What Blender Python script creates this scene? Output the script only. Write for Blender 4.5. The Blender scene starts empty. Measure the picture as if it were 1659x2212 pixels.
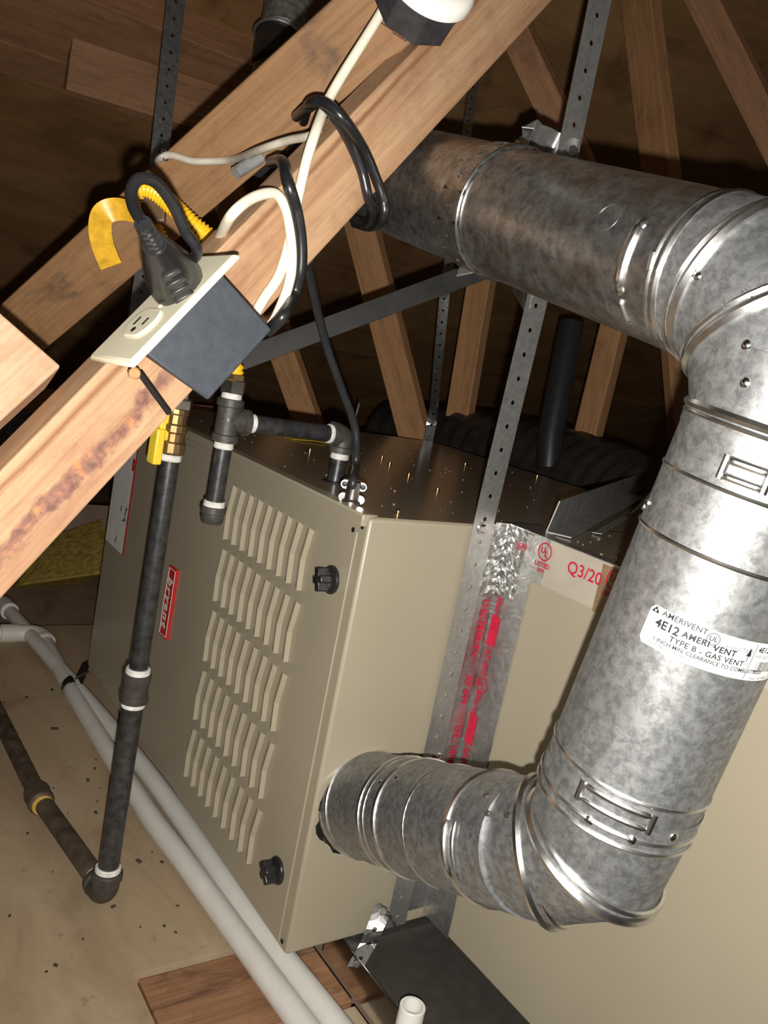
import bpy, bmesh, math, random
from mathutils import Vector, Matrix
random.seed(7)
S = bpy.context.scene
COL = S.collection
PI = math.pi

# ------------------------------------------------------------------ camera
# World frame: X = into the furnace from its louvred door, Y = along its length, Z = up.  Metres.
F_PX = 1843.98
CAM = Vector((-0.51541, -0.73501, 0.69812))
RX = Vector((0.8161626, -0.5453003, 0.1911187))      # image right
RY = Vector((0.0591211, -0.2502137, -0.9663839))     # image down
RZ = Vector((0.5747898, 0.8000255, -0.1719763))      # view direction
cd = bpy.data.cameras.new('camera')
cam = bpy.data.objects.new('camera', cd)
COL.objects.link(cam)
cam.matrix_world = Matrix(((RX.x, -RY.x, -RZ.x, CAM.x), (RX.y, -RY.y, -RZ.y, CAM.y), (RX.z, -RY.z, -RZ.z, CAM.z), (0, 0, 0, 1)))
cd.sensor_fit = 'VERTICAL'
cd.sensor_height = 36.0
cd.lens = F_PX * 36.0 / 2212.0
cd.clip_start = 0.02
S.camera = cam

# ------------------------------------------------------------------ world, light, exposure
W = bpy.data.worlds.new('ambient_fill')
S.world = W
W.use_nodes = True
W.node_tree.nodes['Background'].inputs[0].default_value = (1.0, 0.86, 0.70, 1)
W.node_tree.nodes['Background'].inputs[1].default_value = 0.035  # faint warm fill, added to lift the shadows
fl = bpy.data.lights.new('phone_flash', 'SPOT')
fl.energy = 56.0
fl.spot_size = math.radians(140)
fl.spot_blend = 1.0
fl.color = (1.0, 0.955, 0.885)
fl.shadow_soft_size = 0.004
flo = bpy.data.objects.new('phone_flash', fl)
COL.objects.link(flo)
flo.matrix_world = cam.matrix_world.copy()
flo.location = CAM + RX * 0.005 + RY * 0.025 - RZ * 0.004
S.view_settings.view_transform = 'Standard'
S.view_settings.look = 'None'
S.view_settings.gamma = 1.0
S.view_settings.use_curve_mapping = False
S.view_settings.exposure = 0.0


def ray(px, py):
    return RX * ((px - 829.5) / F_PX) + RY * ((py - 1106.0) / F_PX) + RZ


def at(px, py, d):
    """Point seen at (px, py) that stands d metres in front of the lens."""
    return CAM + ray(px, py) * d


def on(px, py, axis, v):
    """Point seen at (px, py) on the plane axis = v."""
    r = ray(px, py)
    i = 'XYZ'.index(axis)
    return CAM + r * ((v - CAM[i]) / r[i])


# ------------------------------------------------------------------ materials
def new_mat(name):
    m = bpy.data.materials.new(name)
    m.use_nodes = True
    nt = m.node_tree
    return m, nt, nt.nodes['Principled BSDF']


def ramp(nt, fac, stops):
    r = nt.nodes.new('ShaderNodeValToRGB')
    el = r.color_ramp.elements
    while len(el) < len(stops):
        el.new(0.5)
    for e, (p, c) in zip(el, stops):
        e.position = p
        e.color = (c[0], c[1], c[2], 1) if not isinstance(c, float) else (c, c, c, 1)
    nt.links.new(fac, r.inputs[0])
    return r.outputs[0]


def noise(nt, vec, scale, detail=4.0, rough=0.55, dist=0.0):
    n = nt.nodes.new('ShaderNodeTexNoise')
    n.inputs['Scale'].default_value = scale
    n.inputs['Detail'].default_value = detail
    n.inputs['Roughness'].default_value = rough
    n.inputs['Distortion'].default_value = dist
    if vec is not None:
        nt.links.new(vec, n.inputs['Vector'])
    return n.outputs['Fac']


def coords(nt, kind='Object', scale=(1, 1, 1), rnd=0.0):
    tc = nt.nodes.new('ShaderNodeTexCoord')
    mp = nt.nodes.new('ShaderNodeMapping')
    mp.inputs['Scale'].default_value = scale
    src = tc.outputs[kind]
    if rnd:
        oi = nt.nodes.new('ShaderNodeObjectInfo')
        va = nt.nodes.new('ShaderNodeVectorMath')
        va.operation = 'SCALE'
        cv = nt.nodes.new('ShaderNodeCombineXYZ')
        for k in range(3):
            nt.links.new(oi.outputs['Random'], cv.inputs[k])
        nt.links.new(cv.outputs[0], va.inputs[0])
        va.inputs['Scale'].default_value = rnd
        ad = nt.nodes.new('ShaderNodeVectorMath')
        ad.operation = 'ADD'
        nt.links.new(src, ad.inputs[0])
        nt.links.new(va.outputs[0], ad.inputs[1])
        src = ad.outputs[0]
    nt.links.new(src, mp.inputs['Vector'])
    return mp.outputs[0]


def mix(nt, fac, a, b, mode='MIX'):
    m = nt.nodes.new('ShaderNodeMix')
    m.data_type = 'RGBA'
    m.blend_type = mode
    for sock, v in ((m.inputs[0], fac), (m.inputs[6], a), (m.inputs[7], b)):
        if hasattr(v, 'is_output'):
            nt.links.new(v, sock)
        elif isinstance(v, (int, float)):
            sock.default_value = v
        else:
            sock.default_value = (v[0], v[1], v[2], 1)
    return m.outputs[2]


def bump(nt, bsdf, height, strength=0.2, dist=0.01):
    b = nt.nodes.new('ShaderNodeBump')
    b.inputs['Strength'].default_value = strength
    b.inputs['Distance'].default_value = dist
    nt.links.new(height, b.inputs['Height'])
    nt.links.new(b.outputs[0], bsdf.inputs['Normal'])


def plain(name, col, rough=0.5, metal=0.0, spec=0.5, var=0.12, vscale=40.0, bmp=0.0):
    m, nt, p = new_mat(name)
    v = coords(nt, 'Object')
    f = noise(nt, v, vscale)
    lo = [c * (1 - var) for c in col]
    hi = [min(1, c * (1 + var)) for c in col]
    nt.links.new(ramp(nt, f, [(0.3, lo), (0.7, hi)]), p.inputs['Base Color'])
    p.inputs['Roughness'].default_value = rough
    p.inputs['Metallic'].default_value = metal
    p.inputs['Specular IOR Level'].default_value = spec
    if bmp:
        bump(nt, p, noise(nt, v, vscale * 6), bmp, 0.002)
    return m


RESIN_X, RESIN_Y, SPLIT_Y = 0.405, 0.010, -0.024


def wood(name, dark, mid, light, stain=None, rough=0.62, ring=26.0, stain_amt=0.5, rnd=9.0, spec=0.3, resin=False):
    """Sawn softwood: grain runs along the board's own X axis."""
    m, nt, p = new_mat(name)
    v = coords(nt, 'Object', (0.9, 14.0, 14.0), rnd)
    g = noise(nt, v, 2.2, 5, 0.6, 0.6)
    v2 = coords(nt, 'Object', (2.0, ring * 2.4, ring * 2.4), rnd)
    fine = noise(nt, v2, 3.0, 6, 0.7)
    c = ramp(nt, g, [(0.22, dark), (0.48, mid), (0.75, light)])
    c = mix(nt, 0.35, c, ramp(nt, fine, [(0.3, [x * 0.7 for x in dark]), (0.6, light)]), 'MULTIPLY' if False else 'MIX')
    if stain:
        v3 = coords(nt, 'Object', (3.5, 13.0, 13.0), rnd * 0.7)
        s = noise(nt, v3, 1.6, 6, 0.62, 0.8)
        sm = ramp(nt, s, [(0.54, 0.0), (0.68, stain_amt)])
        c = mix(nt, sm, c, stain)
    # fine cool speckle of dirt
    v4 = coords(nt, 'Object', (1, 1.6, 1.6), rnd)
    d = ramp(nt, noise(nt, v4, 34, 4, 0.75), [(0.50, 0.0), (0.78, 0.35)])
    c = mix(nt, d, c, [x * 0.45 for x in dark])
    if resin:
        # a long resin bleed low on the face, near the lower end of this board, and a dark split along its upper edge
        tc = nt.nodes.new('ShaderNodeTexCoord')
        sx = nt.nodes.new('ShaderNodeSeparateXYZ')
        nt.links.new(tc.outputs['Object'], sx.inputs[0])

        def mth(op, a, b):
            q = nt.nodes.new('ShaderNodeMath')
            q.operation = op
            for sck, val in zip(q.inputs, (a, b)):
                if hasattr(val, 'is_output'):
                    nt.links.new(val, sck)
                else:
                    sck.default_value = val
            return q.outputs[0]
        wob = noise(nt, coords(nt, 'Object', (1, 1, 1)), 24, 5, 0.6)
        wob2 = noise(nt, coords(nt, 'Object', (1, 1, 1)), 90, 4, 0.6)
        yy = mth('ADD', sx.outputs['Y'], mth('MULTIPLY', mth('SUBTRACT', wob, 0.5), 0.030))
        yy = mth('ADD', yy, mth('MULTIPLY', mth('SUBTRACT', wob2, 0.5), 0.008))
        xx = mth('SUBTRACT', sx.outputs['X'], RESIN_X)
        fx = mth('ABSOLUTE', mth('DIVIDE', xx, 0.145), 0.0)
        fy = mth('ABSOLUTE', mth('DIVIDE', mth('SUBTRACT', yy, RESIN_Y), 0.0085), 0.0)
        rad = mth('MAXIMUM', fx, fy)
        c = mix(nt, ramp(nt, rad, [(0.5, 0.92), (1.0, 0.0)]), c, ramp(nt, wob2, [(0.38, (0.13, 0.062, 0.052)), (0.54, (0.25, 0.12, 0.085)), (0.68, (0.46, 0.20, 0.07))]))
        sp_ = mth('ABSOLUTE', mth('SUBTRACT', mth('ADD', sx.outputs['Y'], mth('MULTIPLY', mth('SUBTRACT', wob, 0.5), 0.006)), SPLIT_Y), 0.0)
        c = mix(nt, ramp(nt, sp_, [(0.0006, 0.75), (0.0028, 0.0)]), c, (0.17, 0.06, 0.025))
    nt.links.new(c, p.inputs['Base Color'])
    p.inputs['Roughness'].default_value = rough
    p.inputs['Specular IOR Level'].default_value = spec
    bump(nt, p, fine, 0.35, 0.002)
    return m


def galv(name, base=0.62, lo=0.40, rough=0.42, mott=95.0, tint=(1.0, 1.0, 0.985), mot_amt=1.0, brown=0.0, metal=0.78):
    m, nt, p = new_mat(name)
    v = coords(nt, 'Object')
    n1 = noise(nt, v, mott, 6, 0.72, 0.3)
    n2 = noise(nt, v, mott * 0.22, 4, 0.6)
    a = [base * t for t in tint]
    b = [(base + (lo - base) * mot_amt) * t for t in tint]
    c = ramp(nt, n1, [(0.38, b), (0.60, a)])
    c = mix(nt, ramp(nt, n2, [(0.45, 0.0), (0.72, 0.35)]), c, [x * 0.85 for x in b])
    if brown:
        n3 = noise(nt, coords(nt, 'Object', (1.0, 0.35, 1.0)), 16, 5, 0.6, 0.5)
        c = mix(nt, ramp(nt, n3, [(0.50, 0.0), (0.70, brown)]), c, (0.24, 0.15, 0.085))  # brown reflections of the surrounding wood, painted into the metal's colour
    nt.links.new(c, p.inputs['Base Color'])
    p.inputs['Metallic'].default_value = metal
    rr = nt.nodes.new('ShaderNodeMapRange')
    rr.inputs['To Min'].default_value = rough - 0.03
    rr.inputs['To Max'].default_value = rough + 0.05
    nt.links.new(n1, rr.inputs['Value'])
    nt.links.new(rr.outputs[0], p.inputs['Roughness'])
    return m


def paint_mat(name, col, rough=0.36, dust=0.0):
    m, nt, p = new_mat(name)
    v = coords(nt, 'Object')
    n = noise(nt, v, 3.0, 3)
    c = ramp(nt, n, [(0.3, [x * 0.94 for x in col]), (0.7, [x * 1.05 for x in col])])
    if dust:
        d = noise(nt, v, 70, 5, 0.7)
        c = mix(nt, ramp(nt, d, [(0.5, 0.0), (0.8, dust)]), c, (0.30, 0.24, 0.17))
    nt.links.new(c, p.inputs['Base Color'])
    p.inputs['Roughness'].default_value = rough
    p.inputs['Metallic'].default_value = 0.0
    p.inputs['Specular IOR Level'].default_value = 0.5
    bump(nt, p, noise(nt, v, 260, 2), 0.04, 0.001)
    return m


def foil_mat(name, print_amt=0.0):
    m, nt, p = new_mat(name)
    v = coords(nt, 'Object', (1, 1, 1))
    w = noise(nt, v, 60, 4, 0.6, 1.2)
    c = ramp(nt, w, [(0.3, (0.42, 0.42, 0.41)), (0.7, (0.66, 0.66, 0.65))])
    if print_amt:
        s = noise(nt, coords(nt, 'Object', (26, 26, 3)), 2.0, 3, 0.6, 0.5)
        c = mix(nt, ramp(nt, s, [(0.50, 0.0), (0.62, print_amt)]), c, (0.50, 0.03, 0.07))
    nt.links.new(c, p.inputs['Base Color'])
    p.inputs['Metallic'].default_value = 0.9
    p.inputs['Roughness'].default_value = 0.30
    bump(nt, p, w, 0.15, 0.004)
    return m


MAT = {}
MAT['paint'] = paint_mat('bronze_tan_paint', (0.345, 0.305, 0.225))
MAT['paint_top'] = paint_mat('bronze_tan_paint_dark_dusty', (0.250, 0.205, 0.140), 0.20, 0.35)  # same paint in a darker brown, dust speckled over it
MAT['galv'] = galv('galvanized_steel', 0.37, 0.20, 0.47, 140, tint=(0.975, 1.0, 1.01))
MAT['galv_duct'] = galv('galvanized_steel_wood_reflections', 0.44, 0.22, 0.36, 90, tint=(0.99, 1.0, 0.99), brown=0.6, metal=0.93)
MAT['bead'] = galv('rolled_steel_bead', 0.75, 0.6, 0.28, 60, metal=1.0)
MAT['strap'] = galv('zinc_strap', 0.40, 0.26, 0.34, 150, metal=0.95)
MAT['strap_bright'] = galv('zinc_strap_bright', 0.62, 0.48, 0.36, 150, metal=0.85)
MAT['angle'] = galv('galvanized_angle', 0.36, 0.24, 0.36, 40, metal=0.25)
MAT['angle_dark'] = plain('dark_steel', (0.020, 0.019, 0.018), 0.45, 0.1, var=0.3)
MAT['pan_dark'] = plain('dark_pan_bottom', (0.060, 0.053, 0.046), 0.5, 0, 0.4, 0.15, 50)  # pan bottom in one even dark matte colour
MAT['chrome'] = galv('bright_zinc', 0.80, 0.65, 0.20, 80, metal=1.0)
MAT['pan'] = galv('pan_sheet_metal', 0.74, 0.66, 0.16, 20, metal=1.0)
MAT['iron'] = plain('black_iron_pipe', (0.075, 0.075, 0.077), 0.34, 0.65, 0.6, 0.45, 90, 0.03)
MAT['iron_worn'] = plain('brown_iron_pipe', (0.085, 0.062, 0.045), 0.55, 0.15, 0.4, 0.5, 40, 0.15)
MAT['cast'] = plain('cast_iron_fitting', (0.060, 0.055, 0.048), 0.48, 0.2, 0.5, 0.3, 80, 0.25)
MAT['dope'] = plain('white_thread_sealant', (0.72, 0.71, 0.68), 0.5, 0, 0.5, 0.2, 120, 0.5)
MAT['brass'] = plain('brass', (0.30, 0.20, 0.085), 0.38, 0.85, 0.5, 0.2, 80)
MAT['brass_screw'] = plain('brassy_screw', (0.80, 0.48, 0.22), 0.22, 1.0, 0.5, 0.1)
MAT['yellow'] = plain('yellow_plastic', (0.85, 0.62, 0.05), 0.4)
MAT['yellow_hose'] = plain('yellow_coated_hose', (0.90, 0.52, 0.02), 0.32, 0, 0.5, 0.06)
MAT['tag'] = plain('yellow_tag_film', (0.62, 0.35, 0.025), 0.35, 0, 0.5, 0.25, 90)
MAT['pvc'] = plain('dusty_grey_pvc', (0.66, 0.645, 0.60), 0.42, 0, 0.5, 0.05, 30)
MAT['pvc_white'] = plain('white_pvc', (0.80, 0.79, 0.75), 0.30, 0, 0.5, 0.03)
MAT['primer'] = plain('pink_primer_ring', (0.66, 0.50, 0.46), 0.5, 0, 0.4, 0.2, 90)
MAT['ivory'] = plain('ivory_plastic', (0.72, 0.68, 0.52), 0.20, 0, 0.5, 0.03)
MAT['white_plastic'] = plain('white_plastic', (0.82, 0.80, 0.74), 0.3, 0, 0.5, 0.02)
MAT['box'] = plain('blue_grey_plastic', (0.040, 0.046, 0.056), 0.55, 0, 0.4, 0.15, 120, 0.06)
MAT['box_black'] = plain('black_phenolic', (0.035, 0.033, 0.036), 0.5, 0, 0.4, 0.3, 90)
MAT['rubber'] = plain('black_rubber', (0.014, 0.014, 0.015), 0.32, 0, 0.55, 0.2, 80)
MAT['rubber_soft'] = plain('black_cable_jacket', (0.026, 0.027, 0.030), 0.34, 0, 0.5, 0.2, 80)
MAT['nm'] = plain('white_cable_jacket', (0.74, 0.69, 0.56), 0.42, 0, 0.5, 0.06, 90)
MAT['nm_grey'] = plain('grey_cable_jacket', (0.46, 0.42, 0.35), 0.5, 0, 0.4, 0.15, 60)
MAT['red'] = plain('badge_red', (0.50, 0.018, 0.018), 0.35, 0, 0.5, 0.05)
MAT['red_print'] = plain('red_tape_print', (0.50, 0.012, 0.045), 0.45, 0, 0.4, 0.1)
MAT['label_white'] = plain('label_white', (0.80, 0.80, 0.77), 0.35, 0, 0.5, 0.02)
MAT['label_grey'] = plain('label_grey_print', (0.36, 0.36, 0.35), 0.5, 0, 0.3, 0.1)
MAT['ink'] = plain('black_ink', (0.02, 0.02, 0.022), 0.4, 0, 0.4, 0.1)
MAT['slot'] = plain('recess_shade_black', (0.012, 0.011, 0.010), 0.7, 0, 0.2, 0.1)  # near-black stands in for shade inside holes; nail ear shares it
MAT['foil'] = foil_mat('foil_tape')
MAT['foil_print'] = foil_mat('foil_tape_printed', 0.55)
MAT['tape_white'] = plain('clear_backed_tape', (0.52, 0.47, 0.40), 0.25, 0.25, 0.6, 0.12, 14)
MAT['tape_brown'] = plain('tape_brown_patch', (0.28, 0.18, 0.10), 0.3, 0.3, 0.6, 0.3, 40)
MAT['ductwrap'] = plain('black_duct_wrap', (0.022, 0.020, 0.019), 0.38, 0, 0.5, 0.3, 30, 0.3)
MAT['abs'] = plain('black_vent_plastic', (0.020, 0.022, 0.025), 0.4)
MAT['insul'] = plain('yellow_fibre_batt', (0.48, 0.36, 0.09), 0.9, 0, 0.1, 0.4, 60, 0.8)
MAT['rag'] = plain('blue_grey_cloth', (0.20, 0.20, 0.28), 0.9, 0, 0.1, 0.5, 40, 0.8)
MAT['wood_near'] = wood('web_lumber_near', (0.27, 0.135, 0.070), (0.39, 0.225, 0.125), (0.52, 0.345, 0.205), (0.27, 0.12, 0.075), stain_amt=0.5, resin=True)
MAT['wood_mid'] = wood('web_lumber_weathered', (0.17, 0.085, 0.036), (0.27, 0.145, 0.066), (0.35, 0.20, 0.10), (0.085, 0.055, 0.042), stain_amt=0.8)
MAT['wood_pink'] = wood('web_lumber_pale', (0.42, 0.24, 0.15), (0.54, 0.34, 0.22), (0.62, 0.43, 0.29), (0.40, 0.20, 0.10), stain_amt=0.4)
MAT['wood_far'] = wood('web_lumber_far', (0.33, 0.16, 0.065), (0.47, 0.25, 0.115), (0.56, 0.32, 0.16), (0.26, 0.12, 0.055))
MAT['wood_roof'] = wood('purlin_lumber', (0.34, 0.16, 0.075), (0.46, 0.24, 0.125), (0.56, 0.32, 0.18), (0.22, 0.11, 0.06))
MAT['wood_stain'] = wood('stained_plank', (0.17, 0.075, 0.036), (0.30, 0.155, 0.08), (0.40, 0.225, 0.125), (0.09, 0.042, 0.027), stain_amt=0.95)


def ply(name, dark, mid, light, streak, rough=0.7, stain=(0.10, 0.06, 0.035), amt=0.6):
    m, nt, p = new_mat(name)
    v = coords(nt, 'Object', streak, 5.0)
    g = noise(nt, v, 2.0, 6, 0.6, 0.8)
    c = ramp(nt, g, [(0.25, dark), (0.5, mid), (0.75, light)])
    k = noise(nt, coords(nt, 'Object', (1, 1, 1)), 5.0, 5, 0.6, 0.6)
    c = mix(nt, ramp(nt, k, [(0.55, 0.0), (0.72, amt)]), c, stain)
    sp = noise(nt, coords(nt, 'Object', (1, 1, 1)), 60.0, 4, 0.7)
    c = mix(nt, ramp(nt, sp, [(0.62, 0.0), (0.75, 0.55)]), c, [x * 0.5 for x in dark])
    nt.links.new(c, p.inputs['Base Color'])
    p.inputs['Roughness'].default_value = rough
    p.inputs['Specular IOR Level'].default_value = 0.3
    bump(nt, p, g, 0.3, 0.004)
    return m


MAT['ply_floor'] = ply('floor_plywood', (0.29, 0.205, 0.125), (0.395, 0.295, 0.185), (0.48, 0.375, 0.25), (5.0, 1.6, 5.0), stain=(0.25, 0.145, 0.09), amt=0.75)
MAT['ply_roof'] = ply('roof_plywood', (0.27, 0.145, 0.06), (0.40, 0.22, 0.095), (0.52, 0.31, 0.14), (1.2, 4.0, 4.0), stain=(0.12, 0.055, 0.025), amt=0.6)
MAT['floor_dark'] = ply('attic_subfloor', (0.22, 0.15, 0.11), (0.30, 0.21, 0.15), (0.38, 0.27, 0.19), (2, 2, 2))
MAT['board_light'] = ply('light_board', (0.36, 0.28, 0.19), (0.40, 0.31, 0.21), (0.44, 0.35, 0.24), (2, 2, 2), amt=0.1)


# ------------------------------------------------------------------ mesh helpers
class MB:
    def __init__(self):
        self.v = []
        self.f = []

    def add(self, vs, fs):
        n = len(self.v)
        self.v += [Vector(x) for x in vs]
        self.f += [tuple(i + n for i in f) for f in fs]
        return self

    def box(self, c, ax, ay, az):
        """Box about c with half-axis vectors."""
        c, ax, ay, az = Vector(c), Vector(ax), Vector(ay), Vector(az)
        vs = [c + ax * i + ay * j + az * k for k in (-1, 1) for j in (-1, 1) for i in (-1, 1)]
        return self.add(vs, [(0, 2, 3, 1), (4, 5, 7, 6), (0, 1, 5, 4), (2, 6, 7, 3), (0, 4, 6, 2), (1, 3, 7, 5)])

    def aabb(self, a, b):
        a, b = Vector(a), Vector(b)
        c, h = (a + b) / 2, (b - a) / 2
        return self.box(c, (h.x, 0, 0), (0, h.y, 0), (0, 0, h.z))

    def tube(self, pts, r, seg=14, cap=True, mitre=True, up=None):
        """Swept circular tube; r is one radius or one per point.  Returns its rings in self.rings."""
        pts = [Vector(p) for p in pts]
        n = len(pts)
        rs = list(r) if isinstance(r, (list, tuple)) else [r] * n
        dirs = []
        for i in range(n - 1):
            d = pts[i + 1] - pts[i]
            dirs.append(d.normalized() if d.length > 1e-9 else (dirs[-1] if dirs else Vector((0, 0, 1))))
        d0 = dirs[0]
        u = Vector(up) if up else (Vector((0, 0, 1)) if abs(d0.z) < 0.9 else Vector((1, 0, 0)))
        u = (u - d0 * u.dot(d0)).normalized()
        rings = []
        prev = d0
        for i in range(n):
            din = dirs[max(i - 1, 0)]
            dout = dirs[min(i, n - 2)]
            q = prev.rotation_difference(din)
            u = (q @ u)
            u = (u - din * u.dot(din)).normalized()
            w = din.cross(u)
            nb = (din + dout)
            nb = nb.normalized() if nb.length > 1e-6 else din
            ring = []
            for k in range(seg):
                a = 2 * PI * k / seg
                off = u * (math.cos(a) * rs[i]) + w * (math.sin(a) * rs[i])
                if mitre:
                    den = din.dot(nb)
                    if abs(den) > 0.3:
                        off = off - din * (off.dot(nb) / den)
                ring.append(pts[i] + off)
            rings.append(ring)
            prev = din
        self.rings = rings
        vs = [p for ring in rings for p in ring]
        fs = []
        for i in range(n - 1):
            for k in range(seg):
                a, b = i * seg + k, i * seg + (k + 1) % seg
                fs.append((a, b, b + seg, a + seg))
        if cap:
            fs.append(tuple(reversed(range(seg))))
            fs.append(tuple(range((n - 1) * seg, n * seg)))
        return self.add(vs, fs)

    def loop(self, pts, r, seg=6):
        """Closed ring of wire through pts."""
        n = len(pts)
        c = sum(pts, Vector()) / n
        vs, fs = [], []
        for i in range(n):
            t = (pts[(i + 1) % n] - pts[i - 1]).normalized()
            o = (pts[i] - c)
            o = (o - t * o.dot(t)).normalized()
            w = t.cross(o)
            for k in range(seg):
                a = 2 * PI * k / seg
                vs.append(pts[i] + o * (math.cos(a) * r) + w * (math.sin(a) * r))
        for i in range(n):
            j = (i + 1) % n
            for k in range(seg):
                fs.append((i * seg + k, i * seg + (k + 1) % seg, j * seg + (k + 1) % seg, j * seg + k))
        return self.add(vs, fs)

    def lathe(self, base, axis, prof, seg=24, up=None):
        """prof: (distance along axis, radius) pairs."""
        base, axis = Vector(base), Vector(axis).normalized()
        u = Vector(up) if up else (Vector((0, 0, 1)) if abs(axis.z) < 0.9 else Vector((1, 0, 0)))
        u = (u - axis * u.dot(axis)).normalized()
        w = axis.cross(u)
        vs, fs = [], []
        for (s, r) in prof:
            for k in range(seg):
                a = 2 * PI * k / seg
                vs.append(base + axis * s + u * (math.cos(a) * r) + w * (math.sin(a) * r))
        for i in range(len(prof) - 1):
            for k in range(seg):
                a, b = i * seg + k, i * seg + (k + 1) % seg
                fs.append((a, b, b + seg, a + seg))
        fs.append(tuple(reversed(range(seg))))
        m = (len(prof) - 1) * seg
        fs.append(tuple(range(m, m + seg)))
        return self.add(vs, fs)

    def prism(self, poly, depth):
        """poly: 3-D outline; depth: extrusion vector."""
        n = len(poly)
        depth = Vector(depth)
        vs = [Vector(p) for p in poly] + [Vector(p) + depth for p in poly]
        fs = [tuple(reversed(range(n))), tuple(range(n, 2 * n))]
        fs += [(i, (i + 1) % n, n + (i + 1) % n, n + i) for i in range(n)]
        return self.add(vs, fs)


def obj(name, mb, mat, parent=None, smooth=True, bevel=0.0, angle=35.0, raw=False):
    me = bpy.data.meshes.new(name)
    base = Vector()
    p = parent
    while p is not None:
        base = base + p.location
        p = p.parent
    me.from_pydata([tuple(v - base) for v in mb.v] if not raw else [tuple(v) for v in mb.v], [], mb.f)
    bm = bmesh.new()
    bm.from_mesh(me)
    bmesh.ops.recalc_face_normals(bm, faces=bm.faces)
    bm.to_mesh(me)
    bm.free()
    me.materials.append(MAT[mat] if isinstance(mat, str) else mat)
    if smooth:
        me.shade_smooth()
        me.set_sharp_from_angle(angle=math.radians(angle))
    o = bpy.data.objects.new(name, me)
    COL.objects.link(o)
    if parent is not None:
        o.parent = parent
    if bevel:
        b = o.modifiers.new('edge', 'BEVEL')
        b.width = bevel
        b.segments = 2
        b.limit_method = 'ANGLE'
        b.angle_limit = math.radians(40)
        b.harden_normals = False
    return o


def tag(o, label, cat, group=None):
    o['label'] = label
    o['category'] = cat
    if group:
        o['group'] = group
    return o


def thing(name, label, cat, loc=(0, 0, 0), group=None):
    o = bpy.data.objects.new(name, None)
    o.empty_display_size = 0.03
    COL.objects.link(o)
    o.location = loc
    return tag(o, label, cat, group)


def structure(o):
    o['kind'] = 'structure'
    return o


def smooth_path(pts, n=10):
    """Catmull-Rom through pts."""
    pts = [Vector(p) for p in pts]
    P = [pts[0] * 2 - pts[1]] + pts + [pts[-1] * 2 - pts[-2]]
    out = []
    for i in range(1, len(P) - 2):
        for k in range(n):
            t = k / n
            a, b, c, d = P[i - 1], P[i], P[i + 1], P[i + 2]
            out.append(0.5 * ((2 * b) + (c - a) * t + (2 * a - 5 * b + 4 * c - d) * t * t + (3 * b - a - 3 * c + d) * t ** 3))
    out.append(pts[-1])
    return out


def text_2d(s, size, shear=0.0, bold=0.0, align='CENTER', space=1.0):
    cu = bpy.data.curves.new('lettering', 'FONT')
    cu.body = s
    cu.size = size
    cu.shear = shear
    cu.offset = bold
    cu.align_x = align
    cu.align_y = 'CENTER'
    cu.space_character = space
    cu.resolution_u = 3
    o = bpy.data.objects.new('lettering', cu)
    me = bpy.data.meshes.new_from_object(o)
    vs = [(v.co.x, v.co.y) for v in me.vertices]
    fs = [tuple(p.vertices) for p in me.polygons]
    bpy.data.objects.remove(o)
    bpy.data.curves.remove(cu)
    bpy.data.meshes.remove(me)
    return vs, fs


def put_text(mb, s, size, fn, **k):
    """fn maps (u right, v up) of the lettering to a point."""
    vs, fs = text_2d(s, size, **k)
    mb.add([fn(x, y) for x, y in vs], fs)
    return mb


def plane_fn(o, u, v):
    o, u, v = Vector(o), Vector(u).normalized(), Vector(v).normalized()
    return lambda x, y: o + u * x + v * y


def board(name, A, B, width, thick, theta, mat, label=None, cat='beam', group=None, ext=(0, 0), bevel=0.002, parent=None, root=True):
    """Length of lumber whose broad face is centred on A-B; theta turns it about its length to show a narrow face."""
    A, B = Vector(A), Vector(B)
    d = (B - A).normalized()
    A, B = A - d * ext[0], B + d * ext[1]
    mid = (A + B) / 2
    v = (CAM - mid).normalized()
    w0 = d.cross(v).normalized()
    n0 = w0.cross(d).normalized()
    if n0.dot(v) < 0:
        n0 = -n0
    t = math.radians(theta)
    n = n0 * math.cos(t) + w0 * math.sin(t)
    w = w0 * math.cos(t) - n0 * math.sin(t)
    L = (B - A).length
    mb = MB().aabb((0, -width / 2, -thick), (L, width / 2, 0))
    o = obj(name, mb, mat, None, smooth=False, bevel=bevel, raw=True)
    M = Matrix(((d.x, w.x, n.x, A.x), (d.y, w.y, n.y, A.y), (d.z, w.z, n.z, A.z), (0, 0, 0, 1)))
    o.matrix_world = M
    if label:
        tag(o, label, cat, group)
    return o, d, w, n


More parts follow.
